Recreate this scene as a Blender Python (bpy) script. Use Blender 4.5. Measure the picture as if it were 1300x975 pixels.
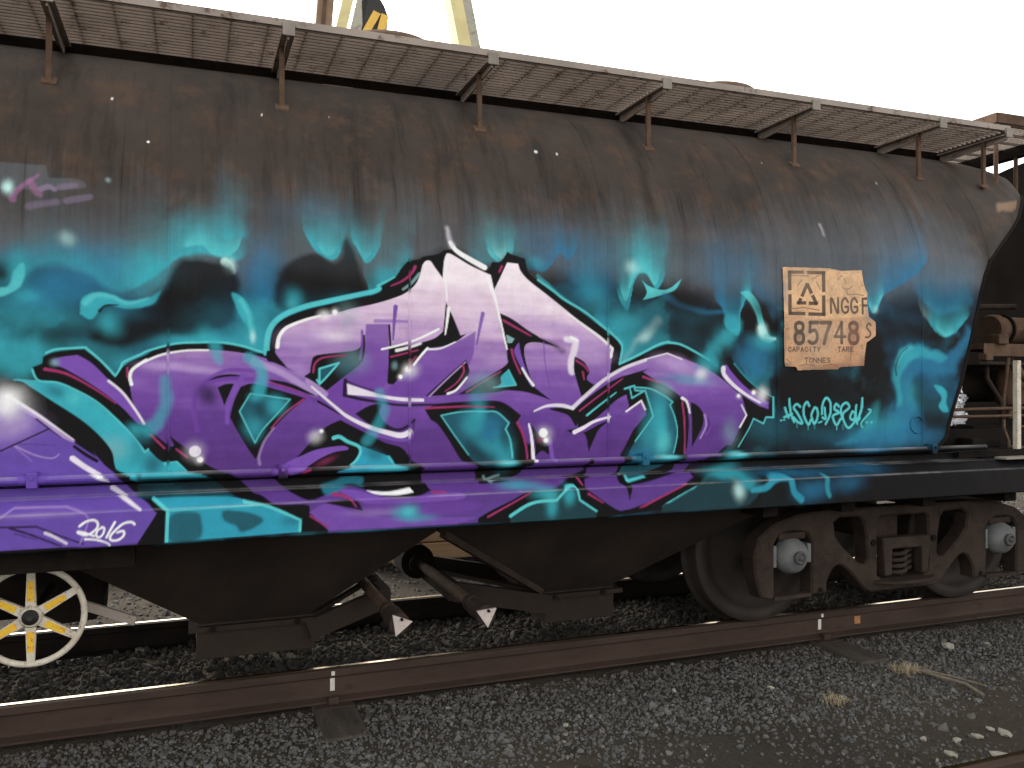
import bpy, bmesh, math, random, json
import numpy as np
from mathutils import Vector, Matrix
R = math.radians
random.seed(7); rng = np.random.default_rng(11)
for o in list(bpy.data.objects): bpy.data.objects.remove(o, do_unlink=True)
S = bpy.context.scene
COL = S.collection

# ------------------------------------------------------------------ camera
# x runs along the train, y away from the viewer, z up from the rail head
cam_d = bpy.data.cameras.new('camera'); cam = bpy.data.objects.new('camera', cam_d); COL.objects.link(cam)
cam_d.sensor_width = 36; cam_d.lens = 36*1080/1300; cam_d.clip_start = .05; cam_d.clip_end = 3000
cam.location = (0, 0, 1.5); cam.rotation_euler = (R(90.08), 0, R(-20.7)); S.camera = cam
# ------------------------------------------------------------------ sky and sun
SUN_EL, SUN_AZ = 34., -18.       # low sun behind the train; azimuth from +y towards +x
W = bpy.data.worlds.new('World'); S.world = W; W.use_nodes = True
wn = W.node_tree.nodes; wl = W.node_tree.links; wn.clear()
sky = wn.new('ShaderNodeTexSky'); sky.sky_type = 'NISHITA'; sky.sun_disc = False; sky.sun_elevation = R(SUN_EL); sky.sun_rotation = R(SUN_AZ)
sky.air_density = 1.0; sky.dust_density = 2.5; sky.ozone_density = 1.0; sky.altitude = 60
hs = wn.new('ShaderNodeHueSaturation'); hs.inputs['Saturation'].default_value = .12      # thin high cloud takes most of the blue out
bg = wn.new('ShaderNodeBackground'); bg.inputs['Strength'].default_value = .15
wo = wn.new('ShaderNodeOutputWorld')
wt = wn.new('ShaderNodeMix'); wt.data_type = 'RGBA'; wt.blend_type = 'MULTIPLY'; wt.inputs[0].default_value = 1; wt.inputs[7].default_value = (1.03, 1., .95, 1)     # warm evening haze over the whole sky
wl.new(sky.outputs[0], hs.inputs['Color']); wl.new(hs.outputs[0], wt.inputs[6]); wl.new(wt.outputs[2], bg.inputs[0]); wl.new(bg.outputs[0], wo.inputs[0])
sd = bpy.data.lights.new('sun', 'SUN'); sd.energy = .5; sd.angle = R(14); sd.color = (1., .86, .70)
sun = bpy.data.objects.new('sun', sd); COL.objects.link(sun)
dv = Vector((math.sin(R(SUN_AZ))*math.cos(R(SUN_EL)), math.cos(R(SUN_AZ))*math.cos(R(SUN_EL)), math.sin(R(SUN_EL))))
sun.rotation_euler = dv.to_track_quat('Z', 'Y').to_euler(); sun.location = dv*60
vs = S.view_settings; vs.view_transform = 'Standard'; vs.look = 'None'; vs.gamma = 1; vs.exposure = 2.0
try: vs.use_curve_mapping = False
except Exception: pass
S.render.engine = 'CYCLES'; S.cycles.use_denoising = True; S.cycles.max_bounces = 6

# ------------------------------------------------------------------ helpers
class MB:
    """collects shapes, then links them as one mesh object"""
    def __init__(s): s.v = []; s.f = []; s.sm = []
    def add(s, v, f, smooth=False):
        b = len(s.v); s.v += [tuple(p) for p in v]; s.f += [tuple(i+b for i in q) for q in f]; s.sm += [smooth]*len(f); return s
    def box(s, x0, x1, y0, y1, z0, z1, bev=0.):
        if bev <= 0:
            v = [(x, y, z) for z in (z0, z1) for y in (y0, y1) for x in (x0, x1)]
            return s.add(v, [(0, 2, 3, 1), (4, 5, 7, 6), (0, 1, 5, 4), (2, 6, 7, 3), (0, 4, 6, 2), (1, 3, 7, 5)])
        bm = bmesh.new(); bmesh.ops.create_cube(bm, size=1)
        for q in bm.verts: q.co = Vector(((x0+x1)/2+q.co.x*(x1-x0), (y0+y1)/2+q.co.y*(y1-y0), (z0+z1)/2+q.co.z*(z1-z0)))
        bmesh.ops.bevel(bm, geom=bm.edges[:], offset=bev, segments=2, affect='EDGES', profile=.5)
        s.bm(bm); return s
    def bm(s, bm, M=None, smooth=False):
        if M is not None: bm.transform(M)
        bm.verts.index_update(); s.add([q.co.copy() for q in bm.verts], [[q.index for q in f.verts] for f in bm.faces], smooth); bm.free(); return s
    def bar(s, a, b, w, h, up=(0, 0, 1)):
        """rectangular bar from a to b"""
        a = Vector(a); b = Vector(b); d = (b-a).normalized(); u = Vector(up); r = d.cross(u)
        if r.length < 1e-4: r = d.cross(Vector((0, 1, 0)))
        r.normalize(); u = r.cross(d)
        v = [p+r*sx*w/2+u*sz*h/2 for p in (a, b) for sz in (-1, 1) for sx in (-1, 1)]
        return s.add(v, [(0, 1, 3, 2), (4, 6, 7, 5), (0, 4, 5, 1), (2, 3, 7, 6), (0, 2, 6, 4), (1, 5, 7, 3)])
    def tube(s, a, b, r, r2=None, n=16, cap=True):
        a = Vector(a); b = Vector(b); r2 = r if r2 is None else r2; d = (b-a).normalized(); u = d.orthogonal().normalized(); w = d.cross(u); v = []; f = []
        for p, q in ((a, r), (b, r2)): v += [p+(u*math.cos(2*math.pi*i/n)+w*math.sin(2*math.pi*i/n))*q for i in range(n)]
        s.add(v, [(i, (i+1) % n, n+(i+1) % n, n+i) for i in range(n)], n > 8)
        if cap: s.add(v[:n], [tuple(range(n-1, -1, -1))]); s.add(v[n:], [tuple(range(n))])
        return s
    def path(s, pts, r, n=10):
        pts = [Vector(p) for p in pts]; v = []; f = []; u = None
        for i, p in enumerate(pts):
            d = (pts[min(i+1, len(pts)-1)]-pts[max(i-1, 0)]).normalized()
            u = d.orthogonal().normalized() if u is None else (u-d*u.dot(d)).normalized()
            w = d.cross(u); v += [p+(u*math.cos(2*math.pi*k/n)+w*math.sin(2*math.pi*k/n))*r for k in range(n)]
        for i in range(len(pts)-1): f += [(i*n+k, i*n+(k+1) % n, (i+1)*n+(k+1) % n, (i+1)*n+k) for k in range(n)]
        s.add(v, f, True); s.add(v[:n], [tuple(range(n-1, -1, -1))]); s.add(v[-n:], [tuple(range(n))]); return s
    def lathe(s, prof, M, n=32):
        """prof: (radius, height) pairs turned about local z, placed by matrix M"""
        v = []; m = len(prof)
        for r, h in prof: v += [M @ Vector((r*math.cos(2*math.pi*i/n), r*math.sin(2*math.pi*i/n), h)) for i in range(n)]
        f = [(j*n+i, j*n+(i+1) % n, (j+1)*n+(i+1) % n, (j+1)*n+i) for j in range(m-1) for i in range(n)]
        s.add(v, f, True)
        if prof[0][0] > 1e-4: s.add(v[:n], [tuple(range(n-1, -1, -1))])
        if prof[-1][0] > 1e-4: s.add(v[-n:], [tuple(range(n))])
        return s
    def prism(s, pts, y0, y1, bev=0., holes=()):
        """outline in x,z (with holes) thickened from y0 to y1"""
        bm = bmesh.new(); es = []
        for ring in [pts]+list(holes):
            vs_ = [bm.verts.new((x, y0, z)) for x, z in ring]
            es += [bm.edges.new((vs_[i], vs_[(i+1) % len(vs_)])) for i in range(len(vs_))]
        bmesh.ops.triangle_fill(bm, use_beauty=True, use_dissolve=False, edges=es)
        bmesh.ops.dissolve_limit(bm, angle_limit=.01, verts=bm.verts[:], edges=bm.edges[:], delimit={'NORMAL'}) if not holes else None
        g = bmesh.ops.extrude_face_region(bm, geom=bm.faces[:])
        for q in g['geom']:
            if isinstance(q, bmesh.types.BMVert): q.co.y = y1
        bmesh.ops.recalc_face_normals(bm, faces=bm.faces[:])
        if bev > 0:
            ee = [e for e in bm.edges if len(e.link_faces) == 2 and e.calc_face_angle(0) > .8 and abs(e.verts[0].co.y-e.verts[1].co.y) < 1e-5]
            bmesh.ops.bevel(bm, geom=ee, offset=bev, segments=1, affect='EDGES')
        return s.bm(bm)
    def build(s, name, mat, parent=None, smooth=None):
        me = bpy.data.meshes.new(name); me.from_pydata(s.v, [], s.f); me.update()
        me.polygons.foreach_set('use_smooth', s.sm if smooth is None else [smooth]*len(s.f)); me.materials.append(mat)
        return link(name, me, parent)
def link(name, me, parent=None):
    o = bpy.data.objects.new(name, me); COL.objects.link(o)
    if parent is not None: o.parent = parent; o.matrix_parent_inverse = parent.matrix_world.inverted() if parent.type == 'EMPTY' else Matrix()
    return o
def tag(o, label=None, cat=None, group=None, kind=None):
    for k, v in (('label', label), ('category', cat), ('group', group), ('kind', kind)):
        if v: o[k] = v
    return o
def thing(name, label, cat, loc=(0, 0, 0), group=None):
    o = bpy.data.objects.new(name, None); COL.objects.link(o); o.location = loc; bpy.context.view_layer.update()
    return tag(o, label, cat, group)
def mesh_np(name, V, F, mat, parent=None, smooth=True, col=None, attr='paint'):
    """big meshes straight from arrays; col = rgba per vertex"""
    me = bpy.data.meshes.new(name); V = np.asarray(V, np.float32); F = np.asarray(F, np.int32); k = F.shape[1]
    me.vertices.add(len(V)); me.vertices.foreach_set('co', V.ravel()); me.loops.add(F.size); me.loops.foreach_set('vertex_index', F.ravel())
    me.polygons.add(len(F)); me.polygons.foreach_set('loop_start', np.arange(0, F.size, k, dtype=np.int32)); me.polygons.foreach_set('loop_total', np.full(len(F), k, np.int32))
    me.polygons.foreach_set('use_smooth', np.full(len(F), smooth)); me.update(calc_edges=True); me.validate()
    if col is not None:
        a = me.color_attributes.new(attr, 'FLOAT_COLOR', 'POINT'); a.data.foreach_set('color', np.asarray(col, np.float32).ravel())
    me.materials.append(mat); return link(name, me, parent)
def grid_faces(nx, nz):
    i = np.arange(nx-1)[None, :]+np.arange(nz-1)[:, None]*nx; i = i.ravel()
    return np.stack([i, i+1, i+1+nx, i+nx], 1)

# ------------------------------------------------------------------ materials
def nodes(name):
    m = bpy.data.materials.new(name); m.use_nodes = True; t = m.node_tree; b = t.nodes['Principled BSDF']; return m, t, b
def mixc(t, fac, a, b, mode='MIX'):
    n = t.nodes.new('ShaderNodeMix'); n.data_type = 'RGBA'; n.blend_type = mode
    for v, i in ((fac, n.inputs[0]), (a, n.inputs[6]), (b, n.inputs[7])):
        if hasattr(v, 'links'): t.links.new(v, i)
        else: i.default_value = v if not isinstance(v, tuple) else (*v, 1)[:4]
    return n.outputs[2]
def coords(t, scale=(1, 1, 1)):
    c = t.nodes.new('ShaderNodeTexCoord'); m = t.nodes.new('ShaderNodeMapping'); m.inputs['Scale'].default_value = scale; t.links.new(c.outputs['Object'], m.inputs[0]); return m.outputs[0]
def noise(t, vec, scale, detail=5, rough=.6):
    n = t.nodes.new('ShaderNodeTexNoise'); n.inputs['Scale'].default_value = scale; n.inputs['Detail'].default_value = detail; n.inputs['Roughness'].default_value = rough; t.links.new(vec, n.inputs[0]); return n.outputs[0]
def ramp(t, fac, a, b):
    n = t.nodes.new('ShaderNodeMapRange'); n.inputs[1].default_value = a; n.inputs[2].default_value = b; n.clamp = True; t.links.new(fac, n.inputs[0]); return n.outputs[0]
def bump(t, b, h, strength, dist=.01):
    n = t.nodes.new('ShaderNodeBump'); n.inputs['Strength'].default_value = strength; n.inputs['Distance'].default_value = dist; t.links.new(h, n.inputs['Height']); t.links.new(n.outputs[0], b.inputs['Normal'])
def mat(name, c1, c2, scale=4., rough=.7, metal=0., c3=None, bumps=.3, spec=.3, stretch=(1, 1, 1), lo=.35, hi=.65):
    m, t, b = nodes(name); v = coords(t, stretch); n = noise(t, v, scale); c = mixc(t, ramp(t, n, lo, hi), c1, c2)
    if c3: c = mixc(t, ramp(t, noise(t, v, scale*3.7, 6, .7), .56, .68), c, c3)
    t.links.new(c, b.inputs['Base Color']); b.inputs['Roughness'].default_value = rough; b.inputs['Metallic'].default_value = metal; b.inputs['Specular IOR Level'].default_value = spec
    if bumps: bump(t, b, noise(t, v, scale*12, 4), bumps, .004)
    return m
M = {}
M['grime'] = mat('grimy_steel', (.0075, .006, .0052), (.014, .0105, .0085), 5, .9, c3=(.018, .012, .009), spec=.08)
M['bogie'] = mat('rusty_cast_steel', (.026, .0185, .0145), (.043, .030, .0235), 9, .85, c3=(.017, .012, .0095), spec=.12, bumps=.7)
M['rust'] = mat('rusty_bar', (.075, .046, .030), (.12, .075, .050), 9, .85, c3=(.05, .03, .02), spec=.15)
M['walk'] = mat('weathered_walkway_steel', (.24, .20, .172), (.32, .27, .232), 3, .7, c3=(.10, .062, .042))
M['walkend'] = mat('pale_bracket_steel', (.20, .175, .15), (.27, .235, .20), 12, .7)
M['hopper'] = mat('dusty_hopper_plate', (.024, .0185, .0155), (.038, .0285, .0225), 2.5, .9, c3=(.036, .024, .017), spec=.08, stretch=(1, 1, .5))
M['tankshade'] = mat('shade_dark_steel', (.004, .0034, .003), (.009, .007, .0058), 3, .95, spec=.03)  # shade on the next wagon's tank, put into its base colour
M['boss'] = mat('worn_bearing_boss', (.045, .045, .046), (.08, .078, .075), 20, .6)
M['cap'] = mat('dull_grey_bearing_cap', (.10, .105, .11), (.15, .152, .152), 14, .6, c3=(.16, .12, .09))
M['tread'] = mat('worn_wheel_steel', (.020, .016, .0135), (.034, .026, .021), 6, .7, .0, spec=.2)
M['rail'] = mat('rusty_rail', (.037, .0235, .018), (.056, .036, .028), 6, .85, c3=(.034, .023, .019), spec=.15, stretch=(.3, 1, 1))
m, t, b = nodes('polished_rail_head'); v = coords(t, (.4, 3, 1)); t.links.new(mixc(t, ramp(t, noise(t, v, 5), .4, .7), (.40, .285, .14), (.24, .165, .09)), b.inputs['Base Color']); b.inputs['Metallic'].default_value = 1.; b.inputs['Roughness'].default_value = .20; M['railtop'] = m
M['cream'] = mat('cream_paint', (.60, .56, .47), (.48, .42, .33), 14, .6, c3=(.20, .14, .09))
M['yellow'] = mat('yellow_paint', (.78, .40, .025), (.70, .46, .03), 16, .55, c3=(.26, .14, .04))
M['timber'] = mat('weathered_timber', (.17, .125, .09), (.25, .19, .14), 3, .85, c3=(.11, .08, .055), stretch=(.3, 4, 4))
M['tan'] = mat('tan_timber', (.50, .33, .19), (.60, .42, .26), 2.5, .8, c3=(.34, .23, .14), stretch=(.4, 5, 5))
M['sleeper'] = mat('grey_sleeper', (.050, .042, .036), (.075, .063, .053), 4, .95, c3=(.035, .028, .023), spec=.05, stretch=(3, .5, 3))
M['pinkplate'] = mat('primer_end_plate', (.42, .35, .32), (.52, .45, .42), 20, .75, c3=(.24, .17, .13))
M['white'] = mat('white_mark_paint', (.62, .59, .54), (.5, .47, .42), 30, .8)
M['orange'] = mat('orange_mark_paint', (.40, .19, .08), (.28, .13, .06), 30, .8)
M['crane'] = mat('weathered_yellow_grey_steel', (.40, .37, .28), (.30, .30, .27), 2, .6, c3=(.20, .17, .12))
M['cranebrown'] = mat('brown_crane_steel', (.26, .17, .10), (.18, .12, .08), 3, .7)
M['paleyellow'] = mat('faded_yellow_steel', (.66, .58, .28), (.55, .47, .24), 3, .6)
M['black'] = mat('black_steel', (.02, .02, .02), (.03, .028, .026), 6, .6)
M['hazard'] = mat('hazard_yellow', (.72, .45, .08), (.62, .38, .07), 9, .55)
M['stone'] = mat('pale_stone', (.25, .235, .19), (.36, .34, .28), 30, .95, c3=(.15, .13, .10), spec=.1)
M['straw'] = mat('dry_straw', (.30, .24, .15), (.40, .33, .22), 20, .9, bumps=0)
M['stick'] = mat('grey_stick', (.13, .105, .08), (.19, .155, .12), 30, .9)
m, t, b = nodes('crumpled_foil'); b.inputs['Base Color'].default_value = (.85, .85, .87, 1); b.inputs['Metallic'].default_value = 1; b.inputs['Roughness'].default_value = .22; bump(t, b, noise(t, coords(t), 60, 3), .6, .01); M['foil'] = m
# the painted tank side: old sooty brown steel, fresh spray paint over it where the paint attribute says so
def painted(name, upper=True):
    m, t, b = nodes(name); v = coords(t)
    n1 = noise(t, v, 2.2, 6); n2 = noise(t, coords(t, (4.2, 1, .5)), 1.5, 6, .7); n3 = noise(t, coords(t, (34, 2, .9)), 1.1, 4, .7); n4 = noise(t, v, 55, 3)
    c = mixc(t, ramp(t, n1, .3, .7), (.028, .0215, .0175), (.052, .0405, .033))
    c = mixc(t, ramp(t, noise(t, v, 5.5, 6, .7), .49, .74), c, (.078, .045, .028))
    c = mixc(t, ramp(t, n2, .50, .74), c, (.013, .0108, .0094)); c = mixc(t, ramp(t, n3, .60, .84), c, (.013, .011, .0095))
    at = t.nodes.new('ShaderNodeVertexColor'); at.layer_name = 'paint'
    pc = mixc(t, ramp(t, n3, .62, .80), at.outputs['Color'], mixc(t, .22, at.outputs['Color'], (.03, .028, .028)))
    pc = mixc(t, ramp(t, noise(t, v, 16, 5, .7), .35, .75), pc, mixc(t, 1., pc, (.84, .83, .82), 'MULTIPLY'))
    # the streaked old surface still shows a little through thin spray
    th = t.nodes.new('ShaderNodeMath'); th.operation = 'MULTIPLY_ADD'; t.links.new(n3, th.inputs[0]); th.inputs[1].default_value = -.34; t.links.new(at.outputs['Alpha'], th.inputs[2])
    th2 = t.nodes.new('ShaderNodeMath'); th2.operation = 'MULTIPLY_ADD'; th2.use_clamp = True; t.links.new(th.outputs[0], th2.inputs[0]); th2.inputs[1].default_value = 1.25; th2.inputs[2].default_value = .0
    mx = t.nodes.new('ShaderNodeMath'); mx.operation = 'MAXIMUM'; t.links.new(ramp(t, at.outputs['Alpha'], .86, .97), mx.inputs[0]); t.links.new(th2.outputs[0], mx.inputs[1])
    pc = mixc(t, ramp(t, noise(t, v, 420, 2, .9), .35, .75), mixc(t, 1., pc, (.88, .88, .88), 'MULTIPLY'), mixc(t, 1., pc, (1.12, 1.12, 1.12), 'MULTIPLY'))        # dry overspray grain
    c = mixc(t, mx.outputs[0], c, pc); t.links.new(c, b.inputs['Base Color'])
    rr = t.nodes.new('ShaderNodeMapRange'); rr.inputs[3].default_value = .5; rr.inputs[4].default_value = .68; t.links.new(n1, rr.inputs[0]); t.links.new(rr.outputs[0], b.inputs['Roughness']); b.inputs['Specular IOR Level'].default_value = .11
    ad = t.nodes.new('ShaderNodeMath'); ad.operation = 'MULTIPLY_ADD'; t.links.new(n4, ad.inputs[0]); ad.inputs[1].default_value = .12; t.links.new(n1, ad.inputs[2]); bump(t, b, ad.outputs[0], .22, .02)
    return m
M['tank'] = painted('sprayed_tank_steel')

# ------------------------------------------------------------------ spray paint on the wagon side
# every stroke, fill and puff of paint is given in millimetres on the side elevation: x along the wagon, z above the rail head
PALETTE = dict(BLK=(15,13,14), BLP=(34,22,48), BLT=(28,58,66), DTE=(30,82,98), TEA=(54,164,178), TBR=(86,192,196), TBL=(46,148,172), BLU=(38,112,150), TPA=(190,232,228), TGR=(126,164,168),
    HAZ=(96,104,112), WHI=(246,240,242), WHL=(222,214,226), PUB=(98,72,158), PUM=(116,76,166), PUD=(106,62,152), PUL=(176,148,198), MAG=(150,48,98), PKD=(150,96,140), PKL=(132,112,140), PAN=(212,170,128), PAT=(172,126,92), PAG=(168,146,124), PAR=(120,70,50), INK=(48,36,29))
def lin(c):
    c = np.asarray(c, float)/255.
    return np.where(c <= .04045, c/12.92, ((c+.055)/1.055)**2.4)
LIT = .92          # how much of a pigment's own brightness shows in open shade at this exposure
PAL = {k: np.minimum(lin(v)/LIT, .88) for k, v in PALETTE.items()}
def vnoise(x, y, seed):
    xi = np.floor(x).astype(np.int64); yi = np.floor(y).astype(np.int64); fx = x-xi; fy = y-yi
    fx = fx*fx*(3-2*fx); fy = fy*fy*(3-2*fy)
    def h(a, b):
        n = (a*374761393+b*668265263+seed*144269) & 0xffffffff
        n = ((n ^ (n >> 13))*1274126177) & 0xffffffff
        return ((n ^ (n >> 16)) & 0xffff)/65535.
    return (h(xi, yi)*(1-fx)+h(xi+1, yi)*fx)*(1-fy)+(h(xi, yi+1)*(1-fx)+h(xi+1, yi+1)*fx)*fy
def fbm(x, y, seed, oct=4):
    s = 0; a = .5; t = 0
    for o in range(oct):
        s = s+a*vnoise(x*2**o, y*2**o, seed+o*17); t += a; a *= .55
    return s/t
def spline(pts, closed, n=6):
    P = [np.array(p[:2], float) for p in pts]; C = [len(p) > 2 for p in pts]; N = len(P); out = []
    for i in range(N if closed else N-1):
        p1, p2 = P[i], P[(i+1) % N]
        p0 = P[i-1] if (closed or i > 0) and not C[i] else p1
        p3 = P[(i+2) % N] if (closed or i+2 < N) and not C[(i+1) % N] else p2
        for j in range(n):
            t = j/n
            out.append(.5*(2*p1+(p2-p0)*t+(2*p0-5*p1+4*p2-p3)*t*t+(3*p1-p0-3*p2+p3)*t**3))
    if not closed: out.append(P[-1])
    return np.array(out)
class Canvas:
    def __init__(s, xs, zs):
        s.xs = np.asarray(xs, float); s.zs = np.asarray(zs, float); s.X, s.Z = np.meshgrid(s.xs, s.zs)
        s.rgb = np.zeros(s.X.shape+(3,)); s.a = np.zeros(s.X.shape); s.foot = 3.8
        s.wx = 90*(fbm(s.X/260, s.Z/260, 3)-.5)+36*(fbm(s.X/90, s.Z/90, 9)-.5); s.wz = 90*(fbm(s.X/260, s.Z/260, 23)-.5)+36*(fbm(s.X/90, s.Z/90, 29)-.5)
    def box(s, x0, x1, z0, z1):
        a, b = np.searchsorted(s.xs, [x0, x1]); c, d = np.searchsorted(s.zs, [z0, z1])
        return slice(c, d), slice(a, b)
    def put(s, sl, cov, col):
        a = s.a[sl]; na = cov+a*(1-cov)
        if np.ndim(col) == 1: col = np.broadcast_to(col, cov.shape+(3,))
        w = (cov/np.maximum(na, 1e-6))[..., None]
        s.rgb[sl] = s.rgb[sl]*(1-w)+col*w; s.a[sl] = na
    def sdf(s, sl, q, closed, soft):
        X, Z = s.X[sl], s.Z[sl]
        if soft > 9:
            k = min(1., soft/45.); X = X+s.wx[sl]*k; Z = Z+s.wz[sl]*k
        D = np.full(X.shape, 1e12); ins = np.zeros(X.shape, bool); T = np.zeros(X.shape); n = len(q)
        for i in range(n if closed else n-1):
            ax, az = q[i]; bx, bz = q[(i+1) % n]; dx, dz = bx-ax, bz-az
            L = dx*dx+dz*dz+1e-9; t = np.clip(((X-ax)*dx+(Z-az)*dz)/L, 0, 1)
            d = (X-ax-t*dx)**2+(Z-az-t*dz)**2
            if closed:
                if abs(dz) > 1e-9: ins ^= ((Z >= min(az, bz)) & (Z < max(az, bz)) & (X < ax+(Z-az)*dx/dz))
                D = np.minimum(D, d)
            else:
                m = d < D; D = np.where(m, d, D); T = np.where(m, (i+t)/(n-1), T)
        D = np.sqrt(D)
        return (np.where(ins, -D, D), T) if closed else (D, T)
    def poly(s, col, soft, al, pts, graded=False):
        q = spline(pts, True, 5); m = soft*1.3+12
        sl = s.box(q[:, 0].min()-m-60, q[:, 0].max()+m+60, q[:, 1].min()-m-60, q[:, 1].max()+m+60)
        if s.X[sl].size == 0: return
        d, _ = s.sdf(sl, q, True, soft); h = max(soft, s.foot)
        c = np.clip(.5-d/h/1.3, 0, 1); c = c*c*(3-2*c)*al
        if graded: col = s.grade(sl)
        s.put(sl, c, col)
    def line(s, col, soft, al, w0, w1, pts):
        q = spline(pts, False, 6); m = max(w0, w1)/2+soft*1.5+12
        sl = s.box(q[:, 0].min()-m-60, q[:, 0].max()+m+60, q[:, 1].min()-m-60, q[:, 1].max()+m+60)
        if s.X[sl].size == 0: return
        d, t = s.sdf(sl, q, False, soft); h = max(soft, s.foot); w = (w0+(w1-w0)*t)/2
        c = np.clip(.5-(d-w)/h/1.3, 0, 1)*np.clip(2*w/3.2, 0, 1); s.put(sl, c*c*(3-2*c)*al, col)
    def blob(s, col, al, rx, rz, ang, pts):
        x, z = pts[0][:2]; r = max(rx, rz)*2.2+60; sl = s.box(x-r, x+r, z-r, z+r)
        if s.X[sl].size == 0: return
        k = min(1., min(rx, rz)/90.); dx = s.X[sl]+s.wx[sl]*k-x; dz = s.Z[sl]+s.wz[sl]*k-z; a = math.radians(-ang)
        u = (dx*math.cos(a)+dz*math.sin(a))/rx; v = (-dx*math.sin(a)+dz*math.cos(a))/rz
        g = np.exp(-1.1*(u*u+v*v)**1.25); g[g < .02] = 0; s.put(sl, g*al, col)
    def rise(s, col, al, H, soft, endf, pts):
        # sprayed flame: crisp along its lower edge, fading upwards
        q = spline(pts, False, 8); o = np.argsort(q[:, 0]); q = q[o]; x0, x1 = q[0, 0], q[-1, 0]
        sl = s.box(x0-40-H*.6, x1+40+H*.6, q[:, 1].min()-60, q[:, 1].max()+H*3.2)
        if s.X[sl].size == 0: return
        k = min(1., soft/30.)*.6+.12; X = s.X[sl]+s.wx[sl]*k; d = s.Z[sl]+s.wz[sl]*k-np.interp(X, q[:, 0], q[:, 1])
        g = np.maximum(d, 0); X2 = s.X[sl]+s.wx[sl]*(k+g/160.); ef = np.minimum(max(endf, 4.)+.75*g, .62*(x1-x0)); e = np.clip((np.minimum(X2-x0, x1-X2)+.30*g)/ef, 0, 1); e = e*e*(3-2*e); c = np.clip(d/max(soft, 5.)+.5, 0, 1); c = c*c*(3-2*c)
        hh = H*(.75+.5*fbm(X2/110, s.Z[sl]/900, 33, 3)); s.put(sl, c*e*np.exp(-np.maximum(d, 0)**1.3/hh**1.3)*al, col)
    def grade(s, sl):
        X, Z = s.X[sl], s.Z[sl]; st = fbm(X/420, Z/26, 51, 3)-.5; st2 = fbm(X/260, Z/60, 61, 3)-.5
        t = Z+95*st+150*st2+.012*X
        stops = [(900, (90,60,136)), (1180, (84,50,120)), (1330, (94,58,136)), (1480, (112,72,154)), (1590, (130,92,166)), (1690, (156,122,178)), (1790, (190,160,198)), (1890, (216,194,214)), (2010, (234,222,230))]
        zs = [a[0] for a in stops]; C = np.array([lin(a[1])/LIT for a in stops])
        return np.stack([np.interp(t, zs, C[:, i]) for i in range(3)], -1)*(1+.10*(st[..., None]))
    def smoke(s):
        n = fbm((s.X+2*s.wx)/330, (s.Z+2*s.wz)/300, 77, 5); n2 = fbm((s.X+s.wx)/500, (s.Z+s.wz)/420, 87, 4)
        m = np.clip((2080-s.Z)/260, 0, 1)*np.clip((s.Z-1180)/200, .25, 1)
        s.put((slice(None), slice(None)), np.clip((n-.46)*3.4, 0, .62)*m, PAL['DTE']); s.put((slice(None), slice(None)), np.clip((n2-.52)*3.6, 0, .5)*m, PAL['BLU'])
        s.put((slice(None), slice(None)), np.clip((n-.58)*4, 0, .45)*m, PAL['TEA'])
    def run(s, art):
        for a in art:
            if a[0] == 'p': s.poly(PAL[a[1]], a[2], a[3], a[4])
            elif a[0] == 'l': s.line(PAL[a[1]], a[2], a[3], a[4], a[5], a[6])
            elif a[0] == 'b': s.blob(PAL[a[1]], a[2], a[3], a[4], a[5], a[6])
            elif a[0] == 'g': s.poly(None, 3, 1., a[1], True)
            elif a[0] == 'u': s.rise(PAL[a[1]], a[2], a[3], a[4], a[5], a[6])
            elif a[0] == 'n': s.smoke()
    def sample(s, x, z):
        fx = np.clip(np.interp(x, s.xs, np.arange(len(s.xs))), 0, len(s.xs)-1.001); fz = np.clip(np.interp(z, s.zs, np.arange(len(s.zs))), 0, len(s.zs)-1.001)
        i = fx.astype(int); j = fz.astype(int); u = (fx-i)[..., None]; v = (fz-j)[..., None]; A = np.concatenate([s.rgb, s.a[..., None]], -1)
        return (A[j, i]*(1-u)+A[j, i+1]*u)*(1-v)+(A[j+1, i]*(1-u)+A[j+1, i+1]*u)*v

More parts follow.
